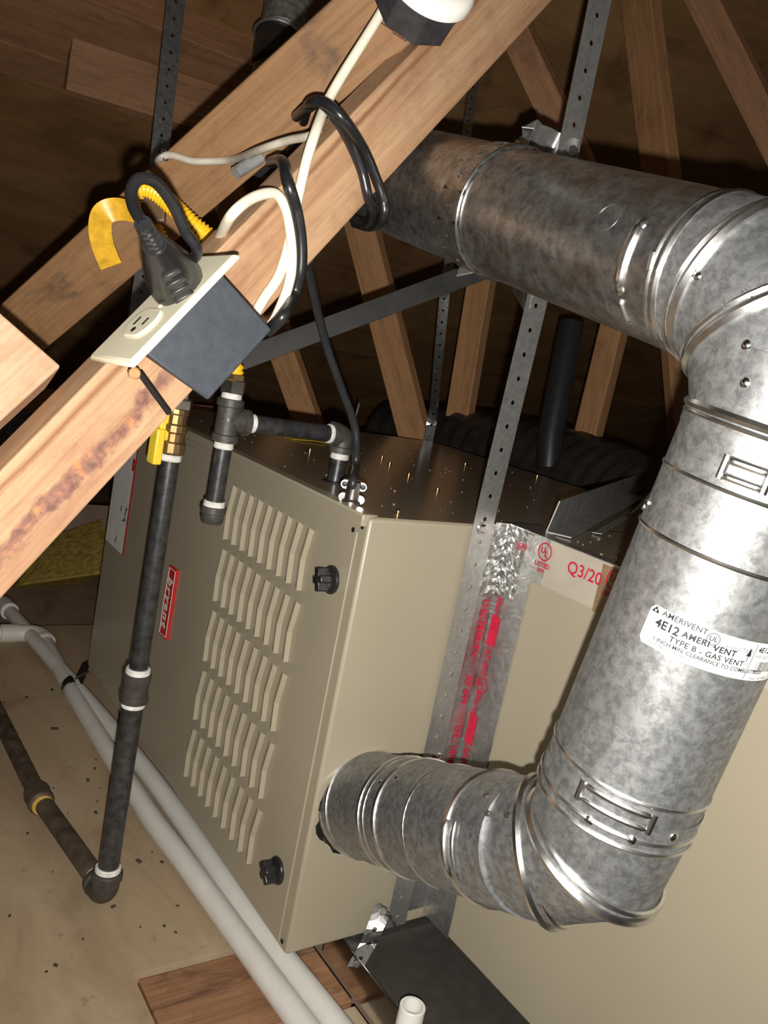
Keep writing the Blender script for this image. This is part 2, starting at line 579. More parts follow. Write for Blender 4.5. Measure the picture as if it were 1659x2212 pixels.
def strap_mesh(path, wvec, width, thick=0.0011, pitch=0.0275, hole=0.0028, seg=10, start=0.5, nrm=None):
    """Perforated hanger strap: flat strip through path with real round holes; wvec = across direction (one or one per point)."""
    path = [Vector(p) for p in path]
    cum = [0.0]
    for a, b in zip(path, path[1:]):
        cum.append(cum[-1] + (b - a).length)
    L = cum[-1]
    wv = [Vector(x).normalized() for x in wvec] if isinstance(wvec, list) else [Vector(wvec).normalized()] * len(path)

    def P(s, t):
        s = min(max(s, 0), L)
        i = 0
        while i < len(cum) - 2 and cum[i + 1] < s:
            i += 1
        f = (s - cum[i]) / max(cum[i + 1] - cum[i], 1e-9)
        p = path[i].lerp(path[i + 1], f)
        w = wv[i].lerp(wv[i + 1], f).normalized()
        d = (path[i + 1] - path[i]).normalized()
        return p + w * t, d.cross(w).normalized()

    mb = MB()
    n = max(1, int(round(L / pitch)))
    pit = L / n
    h = width / 2
    for c in range(n):
        s0, s1 = c * pit, (c + 1) * pit
        sc = (s0 + s1) / 2
        # outline of the cell: 'seg' points on the rectangle matched to the hole's points
        outer, inner = [], []
        for k in range(seg):
            a = 2 * PI * (k + 0.5) / seg
            ca, sa = math.cos(a), math.sin(a)
            m = max(abs(ca) / (pit / 2), abs(sa) / h)
            outer.append((sc + ca / m, sa / m))
            inner.append((sc + ca * hole, sa * hole))
        corners = [(s0, -h), (s1, -h), (s1, h), (s0, h)]
        vs = []
        for side in (0, 1):
            for (s, t) in outer + inner + corners:
                p, nn = P(s, t)
                vs.append(p + nn * (thick * (side - 0.5)))
        m = 2 * seg + 4
        fs = []
        for k in range(seg):
            j = (k + 1) % seg
            fs.append((k, j, seg + j, seg + k))
            fs.append((m + j, m + k, m + seg + k, m + seg + j))
            fs.append((seg + k, seg + j, m + seg + j, m + seg + k))
            # corner triangles
            for ci, (cs, ct) in enumerate(corners):
                (sa_, ta), (sb, tb) = outer[k], outer[j]
                on_s = lambda q: abs(q - cs) < 1e-7
                on_t = lambda q: abs(q - ct) < 1e-7
                if (on_s(sa_) and on_t(tb) and not on_t(ta)) or (on_t(ta) and on_s(sb) and not on_s(sa_)):
                    fs.append((k, 2 * seg + ci, j))
                    fs.append((m + j, m + 2 * seg + ci, m + k))
        # long edges
        for (ci, cj) in ((0, 1), (2, 3)):
            a, b = 2 * seg + ci, 2 * seg + cj
            fs.append((a, b, m + b, m + a))
        mb.add(vs, fs)
    return mb


def ribbon(path, wvec, width, thick=0.0008):
    path = [Vector(p) for p in path]
    wv = [Vector(x).normalized() for x in wvec] if isinstance(wvec, list) else [Vector(wvec).normalized()] * len(path)
    vs, fs = [], []
    n = len(path)
    for i, p in enumerate(path):
        d = (path[min(i + 1, n - 1)] - path[max(i - 1, 0)]).normalized()
        w = (wv[i] - d * wv[i].dot(d)).normalized()
        nn = d.cross(w)
        for (a, b) in ((-1, -1), (1, -1), (1, 1), (-1, 1)):
            vs.append(p + w * (a * width / 2) + nn * (b * thick / 2))
    for i in range(n - 1):
        for k in range(4):
            a, b = i * 4 + k, i * 4 + (k + 1) % 4
            fs.append((a, b, b + 4, a + 4))
    fs.append((3, 2, 1, 0))
    fs.append(tuple((n - 1) * 4 + k for k in range(4)))
    return MB().add(vs, fs)


def hexagon(base, axis, length, r):
    return MB().lathe(base, axis, [(0, r * 0.92), (0.0008, r), (length - 0.0008, r), (length, r * 0.92)], 6)


Z_FLOOR = -0.056

# ================================================================== SETTING
# roof deck: plywood sheets on a slope falling along +Y
RZ0, RS = 2.30, 0.55


def roof_z(y):
    return RZ0 - RS * y


def roof_hit(px, py, off=0.0):
    r = ray(px, py)
    t = (RZ0 - off - RS * CAM.y - CAM.z) / (r.z + RS * r.y)
    return CAM + r * t


ceil = bpy.data.objects.new('ceiling', None)
COL.objects.link(ceil)
structure(ceil)
roof_n = Vector((0, -RS, -1)).normalized()
yd = Vector((0, 1, -RS)).normalized()
for i in range(-2, 4):
    for j in range(-2, 5):
        x0, s0 = i * 2.44 - 0.6 + (j % 2) * 1.22, j * 1.22 - 0.35
        a = Vector((x0 + 0.002, 0, RZ0)) + yd * (s0 + 0.002)
        mb = MB().prism([a, a + Vector((2.436, 0, 0)), a + Vector((2.436, 0, 0)) + yd * 1.216, a + yd * 1.216], -roof_n * 0.012)
        obj('plywood_panel', mb, 'ply_roof', ceil, smooth=False)

floor = bpy.data.objects.new('floor', None)
COL.objects.link(floor)
structure(floor)
subf = MB().aabb((-3.6, -3.0, Z_FLOOR - 0.14), (6.4, 6.0, Z_FLOOR - 0.12))
obj('subfloor', subf, 'floor_dark', floor, smooth=False)
# plywood walking surface with a notch where the stained plank lies
pl = MB().prism([Vector((x, y, Z_FLOOR - 0.016)) for x, y in ((-1.25, -1.3), (-0.1475, -1.3), (-0.1475, 0.094), (0.42, 0.094), (0.42, 1.235), (-1.25, 1.235))], (0, 0, 0.016))
obj('plywood_panel', pl, 'ply_floor', floor, smooth=False)
pl = MB().aabb((-0.142, -0.034, Z_FLOOR - 0.034), (0.0845, 0.088, Z_FLOOR - 0.004))
obj('plank', pl, 'wood_stain', floor, smooth=False, bevel=0.002)
pl = MB().aabb((-0.142, -0.60, Z_FLOOR - 0.030), (0.084, -0.040, Z_FLOOR - 0.007))
obj('light_board', pl, 'board_light', floor, smooth=False)
pl = MB().aabb((-2.6, 1.24, Z_FLOOR - 0.07), (0.55, 1.95, Z_FLOOR - 0.045))
obj('plywood_panel', pl, 'floor_dark', floor, smooth=False)

# purlins under the roof deck (lines along X)
def purlin(px, py, depth_drop, width, thick, x0, x1, label, mat='wood_roof', tilt=0.0):
    c = roof_hit(px, py, depth_drop)
    y, z = c.y, c.z
    n = roof_n
    a = Vector((x0, y, z))
    mb = MB().aabb((0, -width / 2, 0), (x1 - x0, width / 2, thick))
    o = obj('roof_purlin', mb, mat, None, smooth=False, bevel=0.003, raw=True)
    up = -n
    w = yd
    o.matrix_world = Matrix(((1, w.x, up.x, a.x), (0, w.y, up.y, a.y), (0, w.z, up.z, a.z), (0, 0, 0, 1)))
    return tag(o, label, 'beam')


purlin(300, 112, 0.10, 0.190, 0.10, -2.2, 0.95, 'broad brown roof purlin at the top left, behind the corner strap')
purlin(240, 205, 0.085, 0.110, 0.085, -2.2, 1.15, 'narrower brown roof purlin directly below the broad one at top left')
mb = MB()
c = roof_hit(225, 160, 0.095)
o, *_ = board('blocking', roof_hit(150, 138, 0.15), roof_hit(760, 330, 0.15), 0.12, 0.04, 0, 'wood_roof',
              'short reddish blocking board lying between the two purlins', 'board')

# ================================================================== FURNACE
HF, WF, DF = 0.533, 0.868, 0.735
furn = thing('furnace', 'tan steel gas furnace lying on its side, louvered door with red badge', 'furnace', (0.36, 0.43, 0.0))
cab = MB().aabb((-0.003, 0.0, 0.0), (DF, WF, HF - 0.0012))
obj('cabinet', cab, 'paint', furn, smooth=True, bevel=0.0035)
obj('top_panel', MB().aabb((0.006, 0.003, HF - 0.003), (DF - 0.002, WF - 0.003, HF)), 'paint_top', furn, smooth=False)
# door with folded upper lip
dm = MB().aabb((-0.0045, 0.0185, 0.004), (0.0, WF - 0.006, HF - 0.0215))
door = obj('door_panel', dm, 'paint', furn, smooth=True, bevel=0.0005)
obj('door_lip', MB().aabb((-0.009, 0.006, HF - 0.0125), (0.012, WF - 0.004, HF + 0.0015)), 'paint', furn, smooth=True, bevel=0.0022)
# louvers: five rows of nine lanced, kinked slats
lv = MB()
prof = []
for (y, z) in ((-0.0012, -0.0375), (0.0018, -0.001), (-0.0062, 0.0375)):
    prof.append([Vector((0.0, y, z)), Vector((-0.0070, y + 0.0008, z - (0.0 if z < 0.02 else -0.004))), Vector((-0.0064, y + 0.0022, z)), Vector((0.0, y + 0.0170, z))])
vs = [p for row in prof for p in row]
fs = []
for i in range(2):
    for k in range(4):
        a, b = i * 4 + k, i * 4 + (k + 1) % 4
        fs.append((a, b, b + 4, a + 4))
fs += [(3, 2, 1, 0), (8, 9, 10, 11)]
lv.add(vs, fs)
lo = None
for r in range(5):
    for c in range(9):
        loc = Vector((-0.004, 0.1125 + c * 0.0277, 0.4505 - r * 0.0911))
        if lo is None:
            lo = obj('louver', lv, 'paint', door, smooth=False, raw=True)
            o = lo
        else:
            o = lo.copy()
            COL.objects.link(o)
        o.location = loc - furn.location
# latch knobs
for (y, z, turn) in ((0.050, 0.447, 0.35), (0.048, 0.081, 0.9)):
    base = Vector((-0.004, y, z))
    kb = MB().lathe(base, (-1, 0, 0), [(0, 0.0165), (0.002, 0.0168), (0.004, 0.0158), (0.006, 0.012), (0.0065, 0.009)], 26)
    k = obj('latch_knob', kb, 'rubber', door)
    t = Vector((0, math.sin(turn), math.cos(turn)))
    s = Vector((1, 0, 0)).cross(t)
    kw = MB()
    cb = base + Vector((-0.013, 0, 0))
    kw.box(cb, (0.008, 0, 0), s * 0.0042, t * 0.0135)
    kw.box(cb, (0.0076, 0, 0), t * 0.0045, s * 0.0095)
    kg = obj('knob_grip', kw, 'rubber', door, bevel=0.0015)
# red badge
bo = [on(382, 1222, 'X', -0.004), on(397, 1242, 'X', -0.004), on(374, 1386, 'X', -0.004), on(352, 1371, 'X', -0.004)]
by0, by1, bz0, bz1 = 0.4815, 0.5165, 0.203, 0.322
bm_ = [Vector((-0.004, 0.515, 0.319)), Vector((-0.004, 0.483, 0.319)), Vector((-0.004, 0.4815, 0.204)), Vector((-0.004, 0.5165, 0.202)), Vector((-0.004, 0.519, 0.255))]
badge = obj('badge', MB().prism(bm_, (-0.005, 0, 0)), 'red', furn, smooth=False, bevel=0.0008)
rim = MB()
inset = [Vector((-0.0093, 0.512, 0.3155)), Vector((-0.0093, 0.4865, 0.3155)), Vector((-0.0093, 0.485, 0.2075)), Vector((-0.0093, 0.513, 0.2058)), Vector((-0.0093, 0.5155, 0.255))]
for i in range(5):
    a, b = inset[i], inset[(i + 1) % 5]
    d = (b - a).normalized()
    w = Vector((1, 0, 0)).cross(d)
    rim.box((a + b) / 2, d * ((b - a).length / 2), w * 0.0006, (0.0003, 0, 0))
obj('badge_border', rim, 'label_white', badge, smooth=False)
put = put_text(MB(), 'bryant', 0.0255, plane_fn((-0.0094, 0.5005, 0.2605), (0, 0, -1), (0, -1, 0)), shear=0.12, bold=0.0013, space=1.25)
obj('badge_lettering', put, 'label_white', badge, smooth=False)
# warning sticker near the far end
wl = obj('warning_sticker', MB().aabb((-0.0046, 0.748, 0.262), (-0.004, 0.862, 0.500)), 'label_white', furn, smooth=False)
obj('sticker_stripe', MB().aabb((-0.0050, 0.748, 0.262), (-0.0045, 0.7545, 0.500)), 'red', wl, smooth=False)
pr = MB()
for i in range(12):
    y = 0.772 + i * 0.0066
    pr.aabb((-0.0049, y, 0.352), (-0.0045, y + 0.0022, 0.492))
for i in range(9):
    y = 0.790 + i * 0.0066
    pr.aabb((-0.0049, y, 0.272 + (i % 3) * 0.006), (-0.0045, y + 0.0022, 0.338))
obj('sticker_small_print', pr, 'label_grey', wl, smooth=False)['kind'] = 'stuff'
rm = MB().aabb((-0.0049, 0.757, 0.418), (-0.0045, 0.768, 0.440))
obj('sticker_red_mark', rm, 'red', wl, smooth=False)
ink = MB()
for (y0, z0, y1, z1) in ((0.766, 0.348, 0.770, 0.332), (0.769, 0.330, 0.764, 0.322), (0.766, 0.326, 0.779, 0.321), (0.762, 0.344, 0.766, 0.349), (0.795, 0.345, 0.796, 0.335), (0.800, 0.284, 0.803, 0.272)):
    a, b = Vector((-0.005, y0, z0)), Vector((-0.005, y1, z1))
    d = (b - a).normalized()
    ink.box((a + b) / 2, d * ((b - a).length / 2), Vector((1, 0, 0)).cross(d) * 0.0012, (0.0003, 0, 0))
obj('sticker_pen_marks', ink, 'ink', wl, smooth=False)['kind'] = 'stuff'
# brassy screws on the upper side, with long points
for (x, y) in ((0.173, 0.457), (0.297, 0.406), (0.268, 0.310), (0.243, 0.203), (0.052, 0.028), (0.036, 0.080), (0.547, 0.512), (0.690, 0.46), (0.326, 0.473), (0.045, 0.12), (0.12, 0.60)):
    b = Vector((x, y, HF))
    sc = MB().lathe(b, (0, 0, 1), [(0, 0.0042), (0.0008, 0.0042), (0.0012, 0.0028), (0.0045, 0.0026), (0.005, 0.0012)], 12)
    obj('screw', sc, 'brass_screw', furn)
for (y, z) in ((0.0265, 0.512), (0.010, 0.520), (0.010, 0.012)):
    obj('screw_hole', MB().lathe((-0.0043, y, z), (-1, 0, 0), [(0, 0.0030), (0.0006, 0.0030)], 10), 'slot', furn)
# jagged dark ring on the end panel, painted for the shaded flue opening
oc = Vector((0.0655, 0.0, 0.188))
jag = MB()
N = 40
vs, fs = [], []
for k in range(N):
    a = 2 * PI * k / N
    r1 = 0.0612 + (0.0025 * math.sin(a * 9) + random.uniform(-0.0015, 0.0015))
    if 3.3 < a < 4.5:
        r1 += 0.004
    vs += [oc + Vector((math.cos(a) * r1, -0.0012, math.sin(a) * r1)), oc + Vector((math.cos(a) * 0.03, -0.0012, math.sin(a) * 0.03))]
for k in range(N):
    j = (k + 1) % N
    fs.append((2 * k, 2 * j, 2 * j + 1, 2 * k + 1))
jag.add(vs, fs)
obj('flue_opening', jag, 'slot', furn, smooth=False)
tear = MB()
for k in range(26):
    a = 2 * PI * k / 26 + random.uniform(-0.05, 0.05)
    r0 = 0.0605
    if random.random() < 0.75:
        p0 = oc + Vector((math.cos(a) * r0, -0.001, math.sin(a) * r0))
        tv = Vector((-math.sin(a), 0, math.cos(a))) * random.uniform(0.003, 0.006)
        rv = Vector((math.cos(a), 0, math.sin(a))) * random.uniform(0.001, 0.003)
        tear.add([p0 - tv, p0 + tv, p0 + tv * 0.6 + rv + Vector((0, -0.005, 0)), p0 - tv * 0.6 + rv + Vector((0, -0.004, 0))], [(0, 1, 2, 3)])
obj('torn_metal_edge', tear, 'galv', furn, smooth=False)['kind'] = 'stuff'

# ================================================================== COIL CASE
XC, ZC0, ZC1 = 0.200, 0.010, 0.536
coil = thing('coil_case', 'plain tan evaporator coil box with foil taped edges beside the furnace', 'coil box', (0.45, -0.33, ZC0))
obj('casing', MB().aabb((XC, -0.72, ZC0), (XC + 0.53, -0.0012, ZC1 - 0.001)), 'paint', coil, bevel=0.003)
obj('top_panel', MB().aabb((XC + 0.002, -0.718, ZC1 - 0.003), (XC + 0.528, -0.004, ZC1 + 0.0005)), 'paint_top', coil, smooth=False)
ru = MB()
# ragged sheet-metal seam on the upper corner
pts_ = [(XC - 0.004, -0.004), (XC + 0.02, 0.006), (XC + 0.05, -0.004), (XC + 0.012, -0.07), (XC + 0.012, -0.25), (XC - 0.003, -0.25), (XC - 0.004, -0.06)]
ru.prism([Vector((x, y, ZC1 + 0.0006)) for x, y in pts_], (0, 0, 0.0012))
obj('seam_flap', ru, 'foil', coil, smooth=False)
# crumpled vertical foil tape over the seam between furnace and coil
def crumple(x0, x1, z0, z1, plane, nx, nz, amp, seed):
    rr = random.Random(seed)
    vs, fs = [], []
    for j in range(nz + 1):
        for i in range(nx + 1):
            a = x0 + (x1 - x0) * i / nx
            z = z0 + (z1 - z0) * j / nz
            edge = 0.25 if i in (0, nx) else 1.0
            h = 0.0012 + amp * rr.random() * edge
            if i in (0, nx):
                a += rr.uniform(-0.0006, 0.0006)
            vs.append(Vector((a, -h - 0.0012, z)) if plane == 'Y' else Vector((XC - h, a, z)))
    for j in range(nz):
        for i in range(nx):
            q = j * (nx + 1) + i
            fs.append((q, q + 1, q + nx + 2, q + nx + 1))
    return MB().add(vs, fs)


obj('seam_tape', crumple(0.168, XC - 0.001, 0.02, 0.536, 'Y', 5, 40, 0.0003, 3), 'foil_print', coil, smooth=False)
obj('seam_tape', crumple(-0.0535, -0.001, 0.01, 0.534, 'X', 6, 40, 0.0003, 4), 'foil', coil, smooth=False)
obj('crumpled_foil', crumple(-0.034, -0.001, 0.452, 0.538, 'X', 8, 22, 0.0026, 15), 'foil', coil, smooth=False)
obj('crumpled_foil', crumple(0.174, XC - 0.001, 0.446, 0.538, 'Y', 6, 20, 0.0024, 26), 'foil', coil, smooth=False)
et = obj('edge_tape', MB().aabb((XC - 0.0014, -0.72, 0.4835), (XC - 0.0002, -0.045, ZC1 + 0.0008)), 'tape_white', coil, smooth=False)
obj('tape_patch', MB().aabb((XC - 0.0022, -0.205, 0.4815), (XC - 0.0013, -0.1515, 0.534)), 'tape_brown', coil, smooth=False)
obj('tape_patch', MB().aabb((XC - 0.0022, -0.072, 0.482), (XC - 0.0013, -0.047, 0.537)), 'foil', coil, smooth=False)
XT = XC - 0.0024
def ul_mark(y, z, r, sub):
    mb = MB()
    c = Vector((XT, y, z))
    n = 28
    vs, fs = [], []
    for k in range(n):
        a = 2 * PI * k / n
        vs += [c + Vector((0, math.cos(a) * r, math.sin(a) * r)), c + Vector((0, math.cos(a) * r * 0.84, math.sin(a) * r * 0.84))]
    for k in range(n):
        j = (k + 1) % n
        fs.append((2 * k, 2 * j, 2 * j + 1, 2 * k + 1))
    mb.add(vs, fs)
    put_text(mb, 'U', r * 0.95, plane_fn(c + Vector((0, r * 0.28, r * 0.12)), (0, -1, 0), (0, 0, 1)), bold=0.0003)
    put_text(mb, 'L', r * 0.95, plane_fn(c + Vector((0, -r * 0.25, -r * 0.22)), (0, -1, 0), (0, 0, 1)), bold=0.0003)
    for i, s in enumerate(sub):
        put_text(mb, s, r * (0.72 if i == 0 else 0.5), plane_fn(c + Vector((0, 0, -r * (1.45 + 0.62 * i))), (0, -1, 0), (0, 0, 1)), bold=0.0002)
    return mb


obj('tape_lettering', ul_mark(-0.0665, 0.5215, 0.0108, ['LISTED', '2?7F'.replace('?', '9')]), 'red_print', coil, smooth=False)
obj('tape_lettering', ul_mark(-0.1710, 0.5215, 0.0112, ['LISTED']), 'red_print', coil, smooth=False)
obj('tape_lettering', put_text(MB(), 'Q3/20', 0.0195, plane_fn((XT, -0.1295, 0.5160), (0, -1, 0), (0, 0, 1)), bold=0.0002), 'red_print', coil, smooth=False)
obj('tape_lettering', put_text(MB(), '099', 0.013, plane_fn((XC - 0.009, -0.034, 0.517), (0, -1, 0), (0, 0, 1)), bold=0.0001), 'red_print', coil, smooth=False)
# print that runs down the vertical tape
for s, z in (('Shurtape', 0.428), ('AF 099', 0.366), ('Shurtape', 0.306), ('AF 099', 0.236), ('Shurtape', 0.09)):
    dn = put_text(MB(), s, 0.0120, plane_fn((XC - 0.0028, -0.0125, z), (0, 0, -1), (0, -1, 0)), shear=0.2, bold=0.0003)
    obj('tape_lettering', dn, 'red_print', coil, smooth=False)
for s, z in (('U.L. 181B-FX', 0.405), ('AF 099', 0.325), ('U.L. 181B-FX', 0.24), ('AF 099', 0.08)):
    dn = put_text(MB(), s, 0.0135, plane_fn((0.185, -0.0036, z), (0, 0, -1), (1, 0, 0)), bold=0.0003)
    obj('tape_lettering', dn, 'red_print', coil, smooth=False)
for za, zb in ((0.386, 0.424), (0.256, 0.296)):
    obj('printed_block', MB().aabb((XC - 0.0024, -0.020, za), (XC - 0.0020, -0.006, zb)), 'red_print', coil, smooth=False)
obj('tape_lettering', ul_mark(-0.0140, 0.3345, 0.0100, []), 'red_print', coil, smooth=False)

# ================================================================== DRAIN PAN
pan = thing('drain_pan', 'shallow galvanized drain pan under the coil box', 'pan', (0.45, -0.3, -0.052))
obj('pan_bottom', MB().aabb((0.0865, -0.95, -0.0545), (0.80, 0.045, -0.0530)), 'pan_dark', pan, smooth=False)
obj('pan_wall', MB().aabb((0.0850, -0.95, -0.0545), (0.0865, 0.045, -0.009)), 'pan', pan, smooth=False)
obj('pan_wall', MB().aabb((0.0865, 0.0435, -0.0545), (0.80, 0.045, -0.009)), 'pan', pan, smooth=False)

# ================================================================== FLUE
flue = thing('flue_pipe', 'mottled galvanized gas vent pipe rising in a U beside the furnace end', 'vent pipe', (0.06, 0.0, 0.185))
R_V = 0.057
dU = Vector((0, 0, 1))


def bead_on(ring, r, name='bead', parent=None, mat='bead'):
    return obj(name, MB().loop(ring, r), mat, parent or flue)


def ring_at(c, d, r, n=40, up=None):
    d = Vector(d).normalized()
    u = Vector(up) if up else Vector((1, 0, 0))
    u = (u - d * u.dot(d)).normalized()
    w = d.cross(u)
    return [Vector(c) + u * (math.cos(2 * PI * k / n) * r) + w * (math.sin(2 * PI * k / n) * r) for k in range(n)]


class Cyl:
    """A straight pipe: fn(x, s) gives the point at arc length x (from the side facing the lens) and distance s along it."""

    def __init__(self, o, d, R):
        self.o, self.d, self.R = Vector(o), Vector(d).normalized(), R
        u = CAM - self.o
        self.u = (u - self.d * u.dot(self.d)).normalized()
        self.w = self.d.cross(self.u)

    def fn(self, x, s, lift=0.0):
        a = x / self.R
        n = self.u * math.cos(a) + self.w * math.sin(a)
        return self.o + self.d * s + n * (self.R + lift)

    def normal(self, x):
        return self.u * math.cos(x / self.R) + self.w * math.sin(x / self.R)

    def hit(self, px, py):
        r = ray(px, py)
        o_ = CAM - self.o
        a, b = r - self.d * r.dot(self.d), o_ - self.d * o_.dot(self.d)
        A_, B_, C_c = a.dot(a), 2 * a.dot(b), b.dot(b) - self.R ** 2
        t = (-B_ - math.sqrt(max(0, B_ * B_ - 4 * A_ * C_c))) / (2 * A_)
        q = CAM + r * t - self.o
        return math.atan2(q.dot(self.w), q.dot(self.u)) * self.R, q.dot(self.d)

    def s_of(self, px):
        """Distance along the axis where the axis itself crosses picture column px."""
        lo_, hi_ = -0.5, 1.5
        fx_ = lambda s: ((self.o + self.d * s - CAM).dot(RX) / (self.o + self.d * s - CAM).dot(RZ)) * F_PX + 829.5
        inc = fx_(0.2) > fx_(0.0)
        for _ in range(50):
            m = (lo_ + hi_) / 2
            if (fx_(m) < px) == inc:
                lo_ = m
            else:
                hi_ = m
        return (lo_ + hi_) / 2

    def ring(self, s, lift=0.0, n=44):
        return ring_at(self.o + self.d * s, self.d, self.R + lift, n)

    def bar(self, x0, x1, s0, s1, h, name, parent, mat='bead', seg=10):
        pts = [self.fn(x0 + (x1 - x0) * i / seg, s0 + (s1 - s0) * i / seg) for i in range(seg + 1)]
        return obj(name, MB().tube(pts, [h * 0.4] + [h] * (seg - 1) + [h * 0.4], 10, mitre=False), mat, parent)

    def patch(self, x0, x1, s0, s1, nx, corner=0.0, lift=0.0005):
        vs, fs = [], []
        for i in range(nx + 1):
            x = x0 + (x1 - x0) * i / nx
            dd = min(x - x0, x1 - x)
            e = corner - math.sqrt(max(0, corner ** 2 - (corner - dd) ** 2)) if dd < corner else 0.0
            vs += [self.fn(x, s0 + e, lift), self.fn(x, s1 - e, lift)]
        for i in range(nx):
            fs.append((2 * i, 2 * i + 2, 2 * i + 3, 2 * i + 1))
        return MB().add(vs, fs)


def screw_on(pos, n_, name='screw', mat='chrome', r=0.0033, parent=None):
    return obj(name, MB().lathe(Vector(pos) - Vector(n_).normalized() * 0.0006, n_, [(0, r), (0.0014, r), (0.0024, r * 0.6), (0.0028, r * 0.2)], 10), mat, parent or flue)


def bend(corner, d_in, d_out, T, n):
    """Corners of the polygon round a pipe bend with tangent length T and n mitres."""
    ang = d_in.angle(d_out)
    R = T / math.tan(ang / 2)
    perp = (d_out - d_in * d_out.dot(d_in)).normalized()
    cen = corner - d_in * T + perp * R
    h = ang / (2 * n)
    rc = R / math.cos(h)
    return [cen - perp * (math.cos(h + 2 * h * i) * rc) + d_in * (math.sin(h + 2 * h * i) * rc) for i in range(n)]


# connector: starts square to the end panel, then climbs toward the riser
P0 = Vector((0.0655, 0.012, 0.1895))
P1 = Vector((0.0625, -0.018, 0.1955))
A_LOW = at(1178, 1835, 0.676)             # first mitre of the lower bend
C_ = at(1280, 1836, 0.632)                # corner of the lower bend
K_ = at(1786, 676, 0.525)                 # corner of the upper bend
FARP = at(880, 396, 0.92)                 # on the axis of the sloping run
dL = (A_LOW - P1).normalized()
dA = (K_ - C_).normalized()
dR = (FARP - K_).normalized()
T1 = 0.052
low = Cyl(P1, dL, R_V)
Lc = (A_LOW - P1).length + T1
m_ = MB().tube([P0, P1, P1 + dL * 0.07, P1 + dL * 0.16, P1 + dL * (Lc - T1 - 0.012)], [0.0595, 0.0595, 0.0590, 0.0572, 0.0540], 44)
obj('connector_elbow', m_, 'galv', flue)
for px_, r_ in ((794, 0.0022), (808, 0.0022), (882, 0.0026), (893, 0.0020), (918, 0.0030), (985, 0.0014), (1080, 0.0030)):
    sq = low.s_of(px_)
    bead_on(low.ring(sq, (0.0595 - 0.0055 * min(1, max(0, sq) / (Lc - T1 - 0.02))) - R_V), r_)
sl_ = low.s_of(995)
x0_, _ = low.hit(966, 1770)
x1_, _ = low.hit(974, 1896)
low.R = 0.0570
low.bar(x0_, x1_, low.hit(966, 1770)[1], low.hit(974, 1896)[1], 0.0034, 'locking_lug', flue)
low.bar(x0_, x1_, low.hit(985, 1772)[1], low.hit(986, 1890)[1], 0.0018, 'locking_lug', flue)
for p in ((1052, 1757), (1095, 1762), (1050, 1718), (788, 1677), (822, 1690), (857, 1680)):
    x_, s_ = low.hit(*p)
    screw_on(low.fn(x_, s_), low.normal(x_), r=0.0026)
# lower bend
nA = (RX * math.cos(math.radians(16)) - RY * math.sin(math.radians(16))) * 0.89 - RZ * 0.45
nB = (RX * math.cos(math.radians(56)) - RY * math.sin(math.radians(56))) * 0.92 - RZ * 0.40


def loft(rings):
    n = len(rings[0])
    fs = []
    for i in range(len(rings) - 1):
        for k in range(n):
            a_, b_ = i * n + k, i * n + (k + 1) % n
            fs.append((a_, b_, b_ + n, a_ + n))
    return MB().add([p for r in rings for p in r], fs)


el_rings = [ring_at(A_LOW - dL * 0.050, dL, 0.0548, 48, RZ), ring_at(A_LOW, nA, 0.0552, 48, RZ), ring_at(C_, nB, 0.0560, 48, RZ),
            ring_at(C_ + dA * T1, dA, 0.0568, 48, RZ), ring_at(C_ + dA * (T1 + 0.014), dA, 0.0577, 48, RZ)]
obj('lower_elbow', loft(el_rings), 'galv', flue)
for cc_, n_, r_ in ((A_LOW, nA, 0.0556), (C_, nB, 0.0564)):
    bead_on(ring_at(cc_, n_, r_, 48), 0.0036)
    bead_on(ring_at(cc_ + n_.normalized() * 0.0085, n_, r_ - 0.0002, 48), 0.0024)
bead_on(ring_at(C_ + dA * T1, dA, 0.0572, 48), 0.0016)
bead_on(ring_at(C_ + dA * (T1 - 0.008), dA, 0.0572, 48), 0.0016)
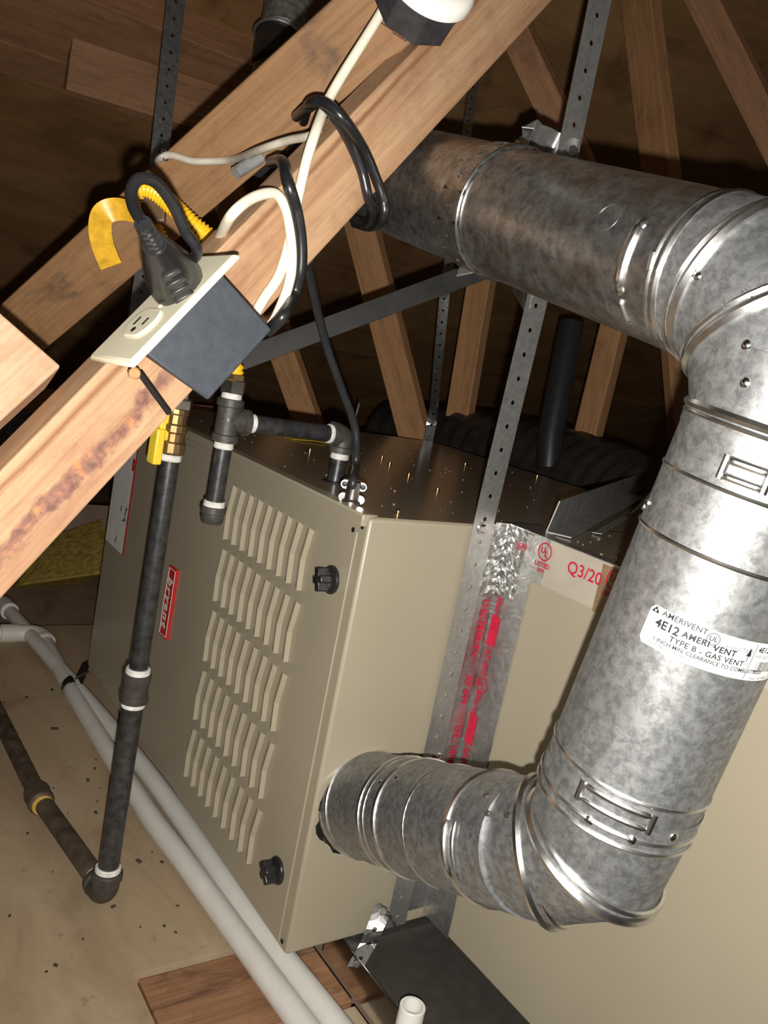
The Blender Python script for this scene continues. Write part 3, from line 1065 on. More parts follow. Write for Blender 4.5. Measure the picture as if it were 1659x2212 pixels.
# riser
ris = Cyl(C_, dA, R_V)
LK = (K_ - C_).length
T2 = 0.084
obj('riser_pipe', MB().tube([C_ + dA * (T1 + 0.004), C_ + dA * (LK - T2)], R_V, 64), 'galv', flue)
for p, r_ in (((1455, 1040), 0.0014), ((1400, 1155), 0.0016), ((1512, 866), 0.0030), ((1505, 882), 0.0016), ((1200, 1612), 0.0014)):
    # the left outline of the riser gives the height of each rolled ring
    bead_on(ris.ring(ris.s_of(p[0] + 165)), r_)
lx0, ls1 = ris.hit(1412, 1302)
_, ls0 = ris.hit(1375, 1378)
sh = ls1 - ls0
sticker = obj('vent_sticker', ris.patch(lx0, lx0 + 0.104, ls0, ls1, 44, 0.003), 'label_white', flue)
LIFT = 0.0009
tx = MB()
for s, size, x, zf, k in (
        ('AMERIVENT', 0.0052, 0.0085, 0.90, dict(space=1.05, bold=0.00008)),
        ('4E12', 0.0078, 0.0065, 0.62, dict(bold=0.00022)),
        ('AMERI -', 0.0056, 0.024, 0.64, dict(bold=0.00018, space=1.1)),
        ('VENT', 0.0056, 0.0435, 0.60, dict(bold=0.00018, space=1.1)),
        ('Listed 7330', 0.0038, 0.0500, 0.74, dict(space=1.05)),
        ('TYPE B - GAS VENT', 0.0052, 0.018, 0.40, dict(bold=0.00012, space=1.08)),
        ('1 INCH MIN. CLEARANCE TO COMBUSTIBLES', 0.0037, 0.0085, 0.235, dict(bold=0.00008)),
        ('ASSEMBLED IN MEXICO', 0.0030, 0.0065, 0.10, {}),
        ('UP', 0.0028, 0.0655, 0.42, {}),
        ('4E12', 0.0050, 0.0725, 0.82, dict(bold=0.00015)),
        ('PIPE SECTION 4X12 INCH', 0.0030, 0.0720, 0.64, {}),
        ('LABEL NO 4070', 0.0026, 0.0740, 0.07, {})):
    vs, fs = text_2d(s, size, align='LEFT', **k)
    tx.add([ris.fn(lx0 + x + a, ls0 + sh * zf + b, LIFT) for a, b in vs], fs)
o = obj('sticker_lettering', tx, 'ink', sticker, smooth=False)
o['kind'] = 'stuff'
q_ = lambda x, z: ris.fn(lx0 + x, ls0 + sh * z, LIFT)
obj('divider_line', MB().add([q_(0.0700, 0.03), q_(0.0705, 0.03), q_(0.0705, 0.97), q_(0.0700, 0.97)], [(0, 1, 2, 3)]), 'ink', sticker, smooth=False)
obj('arrow_mark', MB().add([q_(0.0650, 0.62), q_(0.0665, 0.62), q_(0.0665, 0.48), q_(0.0671, 0.48), q_(0.0671, 0.62), q_(0.0686, 0.62), q_(0.0668, 0.86)], [(0, 1, 2, 3, 4, 5, 6)]), 'ink', sticker, smooth=False)
lg = MB()
for (x, z) in ((0.0038, 0.95), (0.0026, 0.88), (0.0052, 0.88)):
    lg.add([q_(x - 0.0014, z - 0.05), q_(x + 0.0014, z - 0.05), q_(x, z + 0.05)], [(0, 1, 2)])
obj('triangle_emblem', lg, 'ink', sticker, smooth=False)['kind'] = 'stuff'
n = 24
vs, fs = [], []
for k in range(n):
    a = 2 * PI * k / n
    vs += [ris.fn(lx0 + 0.0415 + math.cos(a) * 0.0042, ls0 + sh * 0.80 + math.sin(a) * 0.0040, LIFT), ris.fn(lx0 + 0.0415 + math.cos(a) * 0.0037, ls0 + sh * 0.80 + math.sin(a) * 0.0035, LIFT)]
for k in range(n):
    j = (k + 1) % n
    fs.append((2 * k, 2 * j, 2 * j + 1, 2 * k + 1))
lm_ = MB().add(vs, fs)
vs, fs = text_2d('UL', 0.0044, bold=0.0001)
lm_.add([ris.fn(lx0 + 0.0415 + a, ls0 + sh * 0.80 + b, LIFT) for a, b in vs], fs)
obj('listing_mark', lm_, 'ink', sticker, smooth=False)['kind'] = 'stuff'
bc = MB()
x = 0.0755
rb = random.Random(2)
while x < 0.096:
    w_ = rb.choice((0.0003, 0.0005, 0.0008))
    bc.add([q_(x, 0.25), q_(x + w_, 0.25), q_(x + w_, 0.52), q_(x, 0.52)], [(0, 1, 2, 3)])
    x += w_ + rb.choice((0.0004, 0.0007))
obj('barcode', bc, 'ink', sticker, smooth=False)['kind'] = 'stuff'
# pressed lugs and screws on the riser
for (pa, pb) in (((1258, 1698), (1404, 1786)), ((1566, 1004), (1656, 1046))):
    xa, sa_ = ris.hit(*pa)
    xb, sb_ = ris.hit(*pb)
    sm = (sa_ + sb_) / 2
    ris.bar(xa, xb, sm + 0.005, sm + 0.005, 0.0028, 'locking_lug', flue)
    ris.bar(xa, xb, sm - 0.005, sm - 0.005, 0.0024, 'locking_lug', flue)
    for xx in (xa, xb):
        obj('lug_end', MB().tube([ris.fn(xx, sm + 0.0075), ris.fn(xx, sm - 0.0075)], 0.0026, 8), 'bead', flue)
for p in ((1272, 1772), (1365, 1815), (1455, 1808), (1400, 1085), (1385, 1090)):
    x_, s_ = ris.hit(*p)
    screw_on(ris.fn(x_, s_), ris.normal(x_))
# upper bend and the sloping run back along the furnace
gp2 = bend(K_, dA, dR, T2, 3)
E1 = K_ + dR * T2
el2 = [K_ - dA * (T2 + 0.004)] + gp2 + [E1, E1 + dR * 0.006]
m_ = MB().tube(el2, R_V + 0.0006, 48)
obj('upper_elbow', m_, 'galv', flue)
er2 = m_.rings
for i in (2, 3):
    bead_on([Vector(p) for p in er2[i]], 0.0040)
    gd = (el2[i + 1] - el2[i]).normalized()
    bead_on([Vector(p) + gd * 0.008 for p in er2[i]], 0.0020)
run = Cyl(E1, dR, R_V)
bead_on(run.ring(0.004), 0.0024)
bead_on(run.ring(0.012), 0.0013)
obj('sloping_run', MB().tube([E1 - dR * 0.004, E1 + dR * 0.19, E1 + dR * run.s_of(748)], R_V, 64), 'galv_duct', flue)


def run_bar(pa, pb, h, name='locking_lug', mat='bead'):
    xa, sa_ = run.hit(*pa)
    xb, sb_ = run.hit(*pb)
    return run.bar(xa, xb, sa_, sb_, h, name, flue, mat)


run_bar((1386, 482), (1338, 626), 0.0042)
run_bar((1413, 540), (1402, 588), 0.0020)
run_bar((1340, 645), (1362, 700), 0.0024)
for p in ((1386, 482), (1338, 626)):
    x_, s_ = run.hit(*p)
    screw_on(run.fn(x_, s_), run.normal(x_), r=0.0042, name='lug_end', mat='bead')
for p in ((1508, 597),):
    x_, s_ = run.hit(*p)
    screw_on(run.fn(x_, s_), run.normal(x_), r=0.0030)
x_, s_ = run.hit(1314, 468)
obj('stamped_ring', MB().loop(ring_at(run.fn(x_, s_, -0.0003), run.normal(x_), 0.010, 24), 0.0005), 'galv_duct', flue)
# embossed stamp on the middle gore of the upper elbow
gore = Cyl(gp2[1], gp2[2] - gp2[1], R_V + 0.0006)
xa, sa_ = gore.hit(1572, 660)
xb, sb_ = gore.hit(1636, 606)
a0, a1 = gore.fn(xa, sa_, 0.0012), gore.fn(xb, sb_, 0.0012)
um = (a1 - a0).normalized()
nm_ = gore.normal((xa + xb) / 2)
nm_ = (nm_ - um * nm_.dot(um)).normalized()
vm_ = nm_.cross(um)
if vm_.dot(RY) > 0:
    vm_ = -vm_
cm_ = (a0 + a1) / 2
mex = put_text(MB(), 'MEXICO', 0.0068, lambda x_, y_: cm_ + um * x_ + vm_ * y_, bold=0.0002, space=1.1)
obj('stamped_lettering', mex, 'strap_bright', flue, smooth=False)
obj('stamped_stroke', put_text(MB(), '/', 0.0068, lambda x_, y_: cm_ + um * (x_ + 0.002) + vm_ * (y_ - 0.009), bold=0.0002), 'bead', flue, smooth=False)
# riveted overlap seam on the first gore above the riser
g0c = Cyl(el2[0], gp2[0] - el2[0], R_V + 0.0006)
for p in ((1612, 745), (1610, 827)):
    x_, s_ = g0c.hit(*p)
    screw_on(g0c.fn(x_, s_), g0c.normal(x_), 'rivet', r=0.0032)
xs, sA = g0c.hit(1588, 838)
_, sB_ = g0c.hit(1588, 742)
obj('overlap_seam', g0c.patch(xs, xs + 0.04, sA, sB_, 12, 0, 0.0006), 'galv', flue)

# ================================================================== HANGER STRAPS
def hanger(label, path, wvec, width, screws, mat='strap', name='hanger_strap', group=None, **k):
    t = thing(name, label, 'strap', path[-1], group)
    obj('strap', strap_mesh(path, wvec, width, **k), mat, t, smooth=False)
    for (p, n_) in screws:
        p = Vector(p)
        s = hexagon(p, n_, 0.0045, 0.0055)
        s.lathe(p - Vector(n_) * 0.0005, n_, [(0, 0.0075), (0.0012, 0.0075)], 14)
        obj('hex_screw', s, 'chrome', t)
    return t


top_a = on(1322, -120, 'Y', -0.006)
mid_a = on(1160, 650, 'Y', -0.006)
foot_a = Vector((0.153, -0.0045, 0.528))
hanger('long perforated strap from the roof, screwed to the furnace end beside red-printed tape',
       [top_a, mid_a, foot_a, Vector((0.153, -0.0045, 0.004))], (1, 0, 0), 0.031,
       [((0.153, -0.006, 0.530), (0, -1, 0)), ((0.163, -0.006, 0.235), (0, -1, 0))], 'strap_bright')
l0 = on(390, -90, 'Y', 0.87)
hanger('perforated strap at the top left, passing behind the farther diagonal lumber',
       [l0, Vector((0.0, 0.87, 0.93)), Vector((0.0, 0.872, 0.50))], (1, 0, 0.0), 0.033, [], 'strap')
f1 = on(930, 925, 'X', 0.74)
f0 = on(1040, 60, 'X', 0.80)
hanger('thin twisted strap at the furnace\'s far upper corner, with a bright kink at its foot',
       [f0, on(960, 640, 'X', 0.74), on(937, 880, 'X', 0.738), on(932, 915, 'X', 0.730), Vector((f1.x, f1.y, HF - 0.03))],
       [RX, RX, (RX + RZ * 0.8).normalized(), RX, RX], 0.024, [(Vector((0.742, f1.y, HF - 0.008)) - RZ * 0.003, -RZ)], 'strap')

# band that ties the vent pipe to the long strap
cB = E1 + dR * run.s_of(1082)
band = thing('duct_band', 'perforated band wrapped round the sloping vent pipe, twisted tab on top', 'band', cB)
nb = 48
u_ = Vector((1, 0, 0))
u_ = (u_ - dR * u_.dot(dR)).normalized()
w_ = dR.cross(u_)
bp, bw = [], []
for k in range(nb + 1):
    a = PI * 0.30 + (2 * PI - 0.36) * k / nb
    bp.append(cB + u_ * (math.cos(a) * (R_V + 0.0016)) + w_ * (math.sin(a) * (R_V + 0.0016)))
obj('band_loop', strap_mesh(bp, dR, 0.030, thick=0.0012, pitch=0.0275), 'galv_duct', band, smooth=True, angle=30)
bead_on(ring_at(cB - dR * 0.0155, dR, R_V + 0.0022), 0.0010, 'band_edge', band)
bolt = on(1236, 332, 'Y', -0.010)
tab = smooth_path([cB + u_ * (-0.01) + w_ * (R_V + 0.002), at(1125, 305, 0.955), at(1160, 298, 0.945), at(1200, 318, 0.96), bolt + Vector((0.002, -0.002, 0))], 6)
tw = []
for i in range(len(tab)):
    f = i / (len(tab) - 1)
    tw.append((dR * (1 - f) + Vector((0.05, -0.1, -1.0)) * f * 1.1).normalized())
obj('twisted_tab', ribbon(tab, tw, 0.030, 0.0012), 'strap_bright', band, angle=50)
b2 = on(1152, 640, 'Y', -0.008)
tab2 = smooth_path([cB - w_ * (R_V + 0.001) + u_ * 0.004, at(1118, 632, 0.95), at(1140, 640, 0.96), b2], 6)
tw2 = [(dR * (1 - i / (len(tab2) - 1)) + Vector((0, 0.1, 1)) * (i / (len(tab2) - 1))).normalized() for i in range(len(tab2))]
obj('lower_tab', ribbon(tab2, tw2, 0.028, 0.0012), 'galv_duct', band, angle=50)
hx = hexagon(bolt + Vector((-0.004, -0.003, 0)), (-0.5, -0.85, 0.1), 0.006, 0.0062)
obj('hex_screw', hx, 'chrome', band)

# bent foot strap tying the furnace to the pan
q0 = on(855, 1992, 'Y', -0.004)
q1 = on(828, 1962, 'Y', -0.012)
q2 = on(806, 2015, 'Y', -0.020)
q3 = on(795, 2040, 'Y', -0.016)
q4 = Vector((0.0840, -0.006, -0.026))
foot = thing('foot_strap', 'short crumpled perforated strap at the lower front corner, bent over the pan lip', 'strap', q4)
obj('strap', strap_mesh([q0, q1, q2, q3, on(768, 2088, 'X', 0.0835)], [RY, (RX + RY).normalized(), RX, RX, RX], 0.021, pitch=0.022, hole=0.0032), 'strap', foot, smooth=False)
for p in (on(828, 1966, 'Y', -0.014), on(770, 2080, 'X', 0.0825)):
    obj('hex_screw', hexagon(p, -RZ, 0.004, 0.0045), 'chrome', foot)

# ================================================================== GAS PIPING
GX, GY = -0.148, 0.219


def rings_of_dope(p, d, r, parent, n=1):
    o_ = MB()
    o_.lathe(Vector(p), d, [(0, r * 0.98), (0.001, r * 1.07), (0.003, r * 1.10), (0.005, r * 1.05), (0.0065, r * 1.09), (0.008, r * 1.0)], 20)
    return obj('thread_sealant', o_, 'dope', parent)


gas = thing('gas_supply_pipe', 'black iron gas riser with floor elbow and brass shutoff valve', 'gas pipe', (GX, GY, Z_FLOOR))
rb_, rs_ = 0.0134, 0.0107
up = Vector((0, 0, 1))
zf = -0.037
obj('lower_riser', MB().tube([(GX, GY, zf + 0.02), (GX, GY, 0.236)], rb_, 24), 'iron', gas)
obj('upper_riser', MB().tube([(GX, GY, 0.27), (GX, GY, 0.545)], rs_ + 0.0008, 24), 'iron', gas)
cp = MB().lathe((GX, GY, 0.232), up, [(0, 0.0172), (0.004, 0.0178), (0.009, 0.0172), (0.010, 0.0160), (0.026, 0.0160), (0.029, 0.0172), (0.035, 0.0172), (0.036, 0.0150)], 28)
obj('reducing_coupling', cp, 'cast', gas)
rings_of_dope((GX, GY, 0.268), up, 0.0138, gas)
rings_of_dope((GX, GY, 0.2245), up, rb_, gas)
# floor elbow
eb = MB()
hdir = Vector((-0.006, 1.0, 0.0)).normalized()
ec = Vector((GX, GY, zf))
pe = smooth_path([ec + up * 0.030, ec + up * 0.012, ec + hdir * 0.012, ec + hdir * 0.030], 5)
eb.tube(pe, 0.0172, 24)
eb.lathe(ec + up * 0.022, up, [(0, 0.0176), (0.002, 0.0196), (0.010, 0.0196), (0.012, 0.0172)], 28)
eb.lathe(ec + hdir * 0.022, hdir, [(0, 0.0176), (0.002, 0.0196), (0.010, 0.0196), (0.012, 0.0172)], 28)
obj('floor_elbow', eb, 'cast', gas)
rings_of_dope(ec + up * 0.034, up, 0.0150, gas)
rings_of_dope(ec + hdir * 0.032, hdir, 0.0142, gas)
g0 = ec + hdir * 0.03
gm = on(85, 1725, 'Z', zf)
g2_ = on(-40, 1470, 'Z', zf)
obj('floor_pipe', MB().tube([g0, gm], rb_, 22), 'iron_worn', gas)
obj('floor_pipe', MB().tube([gm, g2_], rb_, 22), 'iron_worn', gas)
un = MB().lathe(gm - (g2_ - gm).normalized() * 0.018, (g2_ - gm), [(0, 0.0150), (0.003, 0.0185), (0.010, 0.0195), (0.020, 0.0178), (0.030, 0.0195), (0.037, 0.0185), (0.040, 0.0150)], 24)
obj('floor_coupling', un, 'iron_worn', gas)
obj('yellow_sealant', MB().lathe(gm - (g2_ - gm).normalized() * 0.023, (g2_ - gm), [(0, 0.0142), (0.003, 0.0158), (0.006, 0.0150)], 20), plain('ochre_sealant', (0.55, 0.36, 0.08), 0.6), gas)
# brass ball valve
rings_of_dope((GX, GY, 0.536), up, rs_ * 1.12, gas)
vb = MB().lathe((GX, GY, 0.545), up, [(0, 0.0145), (0.002, 0.0155), (0.013, 0.0155), (0.015, 0.0128), (0.024, 0.0128), (0.0265, 0.0150), (0.034, 0.0150), (0.036, 0.0128), (0.046, 0.0128), (0.048, 0.0140), (0.053, 0.0140)], 14)
valve = obj('gas_valve', vb, 'brass', gas, angle=20)
fl_ = MB().lathe((GX, GY, 0.597), up, [(0, 0.0105), (0.002, 0.0168), (0.012, 0.0168), (0.014, 0.0120), (0.026, 0.0120), (0.028, 0.0105)], 6)
obj('flare_nut', fl_, 'chrome', gas, angle=20)
hd = MB()
hc = at(345, 945, 0.985)
hdn = Vector((GX, GY, 0.575)) - hc
hdn.z = 0
hdn.normalize()
sd = up.cross(hdn)
hd.box(hc + hdn * 0.008 + up * 0.004, hdn * 0.014, sd * 0.006, up * 0.0065)
hd.box(hc - hdn * 0.003 - up * 0.010, hdn * 0.0055, sd * 0.0085, up * 0.021)
hd.box(hc + hdn * 0.004 + up * 0.017, hdn * 0.007, sd * 0.004, up * 0.012)
obj('valve_handle', hd, 'yellow', valve, bevel=0.002)

# tee, drip leg and furnace inlet
tee_c = on(492, 908, 'Y', 0.195)
TX, TY, TZ = tee_c
drip = thing('gas_tee_assembly', 'black iron tee with capped drip leg, feeding the furnace from above', 'gas pipe', (TX, TY, HF))
tb = MB().lathe((TX, TY, TZ - 0.026), up, [(0, 0.0138), (0.001, 0.0162), (0.009, 0.0162), (0.010, 0.0140), (0.042, 0.0140), (0.043, 0.0162), (0.051, 0.0162), (0.052, 0.0138)], 26)
tb.lathe((TX, TY, TZ), (1, 0, 0), [(0, 0.0138), (0.017, 0.0138), (0.018, 0.0160), (0.026, 0.0160), (0.027, 0.0130)], 26)
tee = obj('tee', tb, 'cast', drip)
fr = (CAM - Vector((TX, TY, TZ)))
fr.z = 0
tcyl = Cyl((TX, TY, TZ), up, 0.0144)
tf = lambda x_, y_: tcyl.fn(x_, y_)
obj('tee_size_mark', put_text(MB(), '1', 0.010, lambda a_, b_: tf(b_ - 0.0075, -a_ + 0.002)).add(*(lambda q: ([tf(b_ + 0.003, -a_ + 0.002) for a_, b_ in q[0]], q[1]))(text_2d('2', 0.010))), 'iron', tee, smooth=False)
dz0 = on(455, 1110, 'Y', 0.195).z
obj('drip_leg', MB().tube([(TX, TY, TZ - 0.024), (TX, TY, dz0)], rs_, 22), 'iron', drip)
rings_of_dope((TX, TY, TZ - 0.034), up, rs_ * 1.02, drip)
cpz = dz0
cap_ = MB().lathe((TX, TY, cpz + 0.010), (0, 0, -1), [(0, 0.0125), (0.001, 0.0152), (0.008, 0.0155), (0.009, 0.0138), (0.018, 0.0136), (0.021, 0.0118), (0.022, 0.006)], 26)
obj('drip_cap', cap_, 'cast', drip)
rings_of_dope((TX, TY, cpz + 0.0085), up, rs_ * 1.12, drip)
rings_of_dope((TX, TY, TZ + 0.025), up, rs_ * 1.05, drip)
obj('flare_adapter', hexagon((TX, TY, TZ + 0.032), up, 0.016, 0.0150), 'chrome', drip)
ex = on(742, 940, 'Y', TY).x
nd = Vector((1, 0, 0))
obj('nipple', MB().tube([(TX + 0.02, TY, TZ), (ex - 0.012, TY, TZ)], rs_, 22), 'iron', drip)
rings_of_dope((TX + 0.0265, TY, TZ), nd, rs_ * 1.0, drip)
rings_of_dope((ex - 0.024, TY, TZ), nd, rs_ * 1.08, drip)
e2 = MB()
ecn = Vector((ex, TY, TZ))
e2.tube(smooth_path([ecn - nd * 0.018, ecn - nd * 0.006, ecn - up * 0.006, ecn - up * 0.020], 5), 0.0142, 22)
e2.lathe(ecn - nd * 0.010, -nd, [(0, 0.0142), (0.001, 0.0162), (0.008, 0.0162), (0.009, 0.0140)], 24)
e2.lathe(ecn - up * 0.014, -up, [(0, 0.0142), (0.001, 0.0162), (0.008, 0.0162), (0.009, 0.0140)], 24)
obj('inlet_elbow', e2, 'cast', drip)
rings_of_dope(ecn - up * 0.031, up, rs_ * 1.05, drip)
obj('inlet_pipe', MB().tube([ecn - up * 0.018, (ex, TY, HF - 0.001)], rs_, 22), 'iron', drip)
obj('inlet_grommet', MB().lathe((ex, TY, HF), up, [(0, 0.017), (0.0015, 0.0165), (0.0025, 0.012)], 20), 'rubber', drip)

# yellow corrugated connector looping from valve to tee
flex = thing('flex_gas_connector', 'yellow corrugated gas connector looping behind the grey outlet box', 'gas hose', (GX, GY, 0.62))
fp = smooth_path([(GX, GY, 0.620), (GX - 0.004, GY + 0.005, 0.68), at(385, 640, 0.96), at(368, 570, 0.90), at(338, 505, 0.875), at(306, 448, 0.868), at(308, 410, 0.862), at(348, 424, 0.86), at(412, 482, 0.855), at(470, 532, 0.87), at(492, 600, 0.91), at(478, 700, 0.96), at(480, 770, 0.985), (TX - 0.002, TY, TZ + 0.064), (TX, TY, TZ + 0.045)], 26)
cum = 0
rs = []
L_ = 0
for i, p in enumerate(fp):
    if i:
        L_ += (p - fp[i - 1]).length
fine = []
tot = L_
# resample evenly for the corrugations
step = 0.0011
acc = 0
fine = [fp[0]]
prev = fp[0]
for p in fp[1:]:
    seg_ = (p - prev).length
    while acc + seg_ >= step and seg_ > 1e-9:
        f = (step - acc) / seg_
        prev = prev.lerp(p, f)
        fine.append(prev.copy())
        seg_ = (p - prev).length
        acc = 0
    acc += seg_
    prev = p
rs = [0.0090 + (0.0009 if (i // 2) % 2 else -0.0008) for i in range(len(fine))]
obj('hose', MB().tube(fine, rs, 14, mitre=False), 'yellow_hose', flex, angle=70)
obj('hose_nut', hexagon((TX, TY, TZ + 0.046), up, 0.009, 0.0125), 'brass', flex)
hn = at(327, 470, 1.0)
obj('tag_clip', MB().box(at(330, 452, 0.862), RX * 0.013, RY * 0.014, RZ * 0.004), plain('dark_brown_clip', (0.10, 0.06, 0.03), 0.4), flex, bevel=0.002)
tp_ = smooth_path([at(340, 478, 0.87), at(310, 466, 0.86), at(262, 452, 0.84), at(226, 460, 0.835), at(216, 490, 0.845), at(222, 530, 0.86), at(240, 575, 0.88)], 6)
twv = []
for i in range(len(tp_)):
    f = i / (len(tp_) - 1)
    twv.append((RY * (1 - f) * 1.0 + (RX * 0.85 - RY * 0.1 + RZ * 0.55) * f).normalized())
obj('paper_tag', ribbon(tp_, twv, 0.022, 0.0005), 'tag', flex, angle=60)
# yellow strip lying on the furnace
ys = thing('yellow_strip', 'flat yellow paper strip lying on top of the furnace under the gas nipple', 'strip', (0.13, 0.45, HF))
a_, b_ = on(622, 946, 'Z', HF + 0.001), on(722, 958, 'Z', HF + 0.001)
obj('strip', ribbon([a_, a_.lerp(b_, 0.5) + Vector((0, 0, 0.002)), b_], Vector((b_ - a_).cross(up)), 0.030, 0.0006), 'yellow', ys, smooth=False)

# ================================================================== PVC DRAIN LINES
rp = 0.0155
zp = Z_FLOOR + rp + 0.0006
def pvc_pts(l):
    return [on(x, y, 'Z', zp) for x, y in l]


pv1 = thing('pvc_drain_line', 'grey-white plastic drain pipe with an elbow near the left edge, nearer of the pair', 'pipe', on(95, 1390, 'Z', zp))
c1 = pvc_pts([(98, 1385), (175, 1520), (300, 1738), (424, 1882), (640, 2202), (760, 2375)])
c1 = [Vector((c1[0].x, c1[0].y, zp)), Vector((-0.036, 0.82, zp)), Vector((-0.034, 0.42, zp)), Vector((-0.022, 0.236, zp)), Vector((-0.006, -0.055, zp)), Vector((0.006, -0.30, zp))]
obj('pipe', MB().tube(smooth_path(c1, 8), rp, 24), 'pvc', pv1)
e0 = c1[0]
dx = (c1[0] - c1[1]).normalized()
lx = Vector((-1, 0.0, 0.0))
el = MB().tube(smooth_path([e0 - dx * 0.004, e0 + dx * 0.020, e0 + dx * 0.045 + lx * 0.016, e0 + dx * 0.052 + lx * 0.05], 6), 0.0192, 24)
el.lathe(e0 - dx * 0.008, dx, [(0, 0.0186), (0.002, 0.0206), (0.012, 0.0206), (0.014, 0.019)], 26)
obj('elbow_fitting', el, 'pvc', pv1)
s0 = e0 + dx * 0.052 + lx * 0.05
obj('side_socket', MB().lathe(s0, lx, [(0, 0.0205), (0.035, 0.0205), (0.036, 0.0160), (0.15, 0.0158)], 24), 'pvc', pv1)
obj('primer_ring', MB().lathe(e0 - dx * 0.011, dx, [(0, 0.0158), (0.001, 0.0195), (0.003, 0.0200), (0.004, 0.0185)], 26), 'primer', pv1)
pv2 = thing('pvc_drain_line', 'grey-white plastic drain pipe lying closest to the furnace door, farther of the pair', 'pipe', on(20, 1325, 'Z', zp))
c2 = [Vector((-0.068, 1.300, zp)), Vector((-0.022, 0.83, zp)), Vector((0.0025, 0.553, zp)), Vector((0.012, 0.321, zp)), Vector((0.0165, 0.127, zp)), Vector((0.030, -0.075, zp)), Vector((0.042, -0.30, zp))]
obj('pipe', MB().tube(smooth_path(c2, 8), rp, 24), 'pvc', pv2)
d2 = (c2[0] - c2[1]).normalized()
obj('coupling', MB().lathe(c2[0] - d2 * 0.012, d2, [(0, 0.0185), (0.002, 0.0208), (0.05, 0.0208), (0.06, 0.0185)], 26), 'pvc', pv2)
obj('primer_ring', MB().lathe(c2[0] - d2 * 0.016, d2, [(0, 0.0158), (0.001, 0.0196), (0.003, 0.0203), (0.005, 0.0186)], 26), 'pvc_white', pv2)
# dark hook strap holding the pair
hk = thing('pipe_hook_strap', 'dark metal hook strap clasping the two drain pipes by the door\'s lower far corner', 'strap', on(170, 1490, 'Z', zp))
hy = 0.845
x1_, x2_ = -0.036, -0.022
hp = []
for k in range(9):
    a = PI * (1.05 - k / 8 * 0.75)
    hp.append(Vector((-0.0375 + math.cos(a) * (rp + 0.0012), hy - 0.01 + k * 0.003, zp + math.sin(a) * (rp + 0.0012))))
hp += [on(165, 1480, 'Z', zp + 0.012), on(178, 1452, 'Z', zp + 0.018), on(188, 1428, 'Z', zp + 0.026)]
obj('strap', ribbon(smooth_path(hp, 3), [Vector((0.2, 1, 0))] * (len(hp) * 3 - 2), 0.022, 0.0012), 'angle_dark', hk, angle=60)
obj('bright_edge', MB().tube([on(163, 1466, 'Z', zp + 0.02), on(191, 1452, 'Z', zp + 0.028)], 0.0022, 8), 'chrome', hk)
# white stub
stx = on(895, 2190, 'Z', -0.02)
sb = thing('pvc_stub', 'open-ended white plastic pipe stub standing in the drain pan', 'pipe', (stx.x, stx.y, -0.053))
stc = at(892, 2172, 0.93)
sm_ = MB()
prof_ = [(0, 0.0135), (0.0012, 0.0148), (stc.z + 0.052, 0.0148)]
sm_.lathe(stc, (0, 0, -1), [(0.0, 0.0112), (0.0, 0.0138), (0.0008, 0.0144), (0.07, 0.0144)], 32)
sm_.f = sm_.f[:-2]
sm_.lathe(stc - up * 0.0002, (0, 0, -1), [(0.0, 0.0112), (0.06, 0.0110)], 32)
sm_.f = [f for f in sm_.f if not (len(f) == 32 and all(abs(sm_.v[i].z - stc.z) < 0.001 for i in f))]
sbo = obj('stub', sm_, 'pvc_white', sb)

# ================================================================== FOREGROUND LUMBER
board('truss_web', at(60, 1097, 0.628), at(1060, 45, 0.835), 0.066, 0.040, 22, 'wood_near',
      'nearest diagonal web of reddish lumber, streaked with resin and carrying the outlet box', 'beam', ext=(0.35, 0.22))
W2A = at(150, 620, 1.02)
W2 = board('truss_web', W2A, at(760, 85, 0.80), 0.072, 0.038, 4, 'wood_mid',
      'second diagonal web, weathered brown with dark mould streaks, behind the nearest one', 'beam', ext=(0.50, 0.13))
W2 = (W2A, W2[1], W2[2], W2[3])
# stub end at the left edge
e0_ = at(-80, 860, 0.60)
e1_ = at(58, 725, 0.66)
board('lumber_end', at(-230, 960, 0.55), at(55, 722, 0.63), 0.066, 0.038, -10, 'wood_pink',
      'square-cut end of pale pinkish lumber poking in from the left edge', 'beam', ext=(0.3, 0.0))

# ================================================================== FAR WEBS
def to_roof(A, B):
    """How far the line from B through A runs beyond A before it meets the roof deck."""
    d = (A - B).normalized()
    return max(0.02, (RZ0 - RS * A.y - A.z) / (d.z + RS * d.y) - 0.03)


WEBS = [
    ((770, 470, 2.08), (888, 935, 2.16), 0.078, 25, 'bright orange-brown web slanting down to the middle of the furnace\'s far edge', (0.10, 0.45)),
    ((1055, 470, 2.15), (985, 905, 2.25), 0.066, 28, 'brown web leaning the other way behind the two thin straps', (0.03, 0.4)),
    ((1345, 600, 2.1), (1257, 960, 2.2), 0.064, 30, 'brown web seen below the vent pipe, right of the black vent stack', (0.06, 0.4)),
    ((1462, 690, 2.1), (1482, 935, 2.15), 0.060, -30, 'narrow orange web almost hidden by the vent pipe\'s upper elbow', (0.10, 0.3)),
    ((1372, 10, 2.0), (1416, 372, 2.05), 0.088, 40, 'pale upright web above the vent pipe, right of the long strap', (None, 0.30)),
    ((585, 700, 2.1), (648, 880, 2.15), 0.068, 25, 'short brown web showing just under the dark steel angle', (0.35, 0.45)),
    ((478, 405, 1.9), (520, 545, 1.9), 0.060, 25, 'dim web glimpsed between the two diagonals above the yellow hose', (0.04, 0.12)),
    ((1105, 60, 2.0), (1232, 330, 2.05), 0.070, 20, 'dim web slanting down beneath the long strap at the top', (None, 0.2)),
    ((1520, 10, 2.0), (1680, 330, 2.05), 0.070, 20, 'dim slanting web at the upper right edge', (None, 0.3)),
]
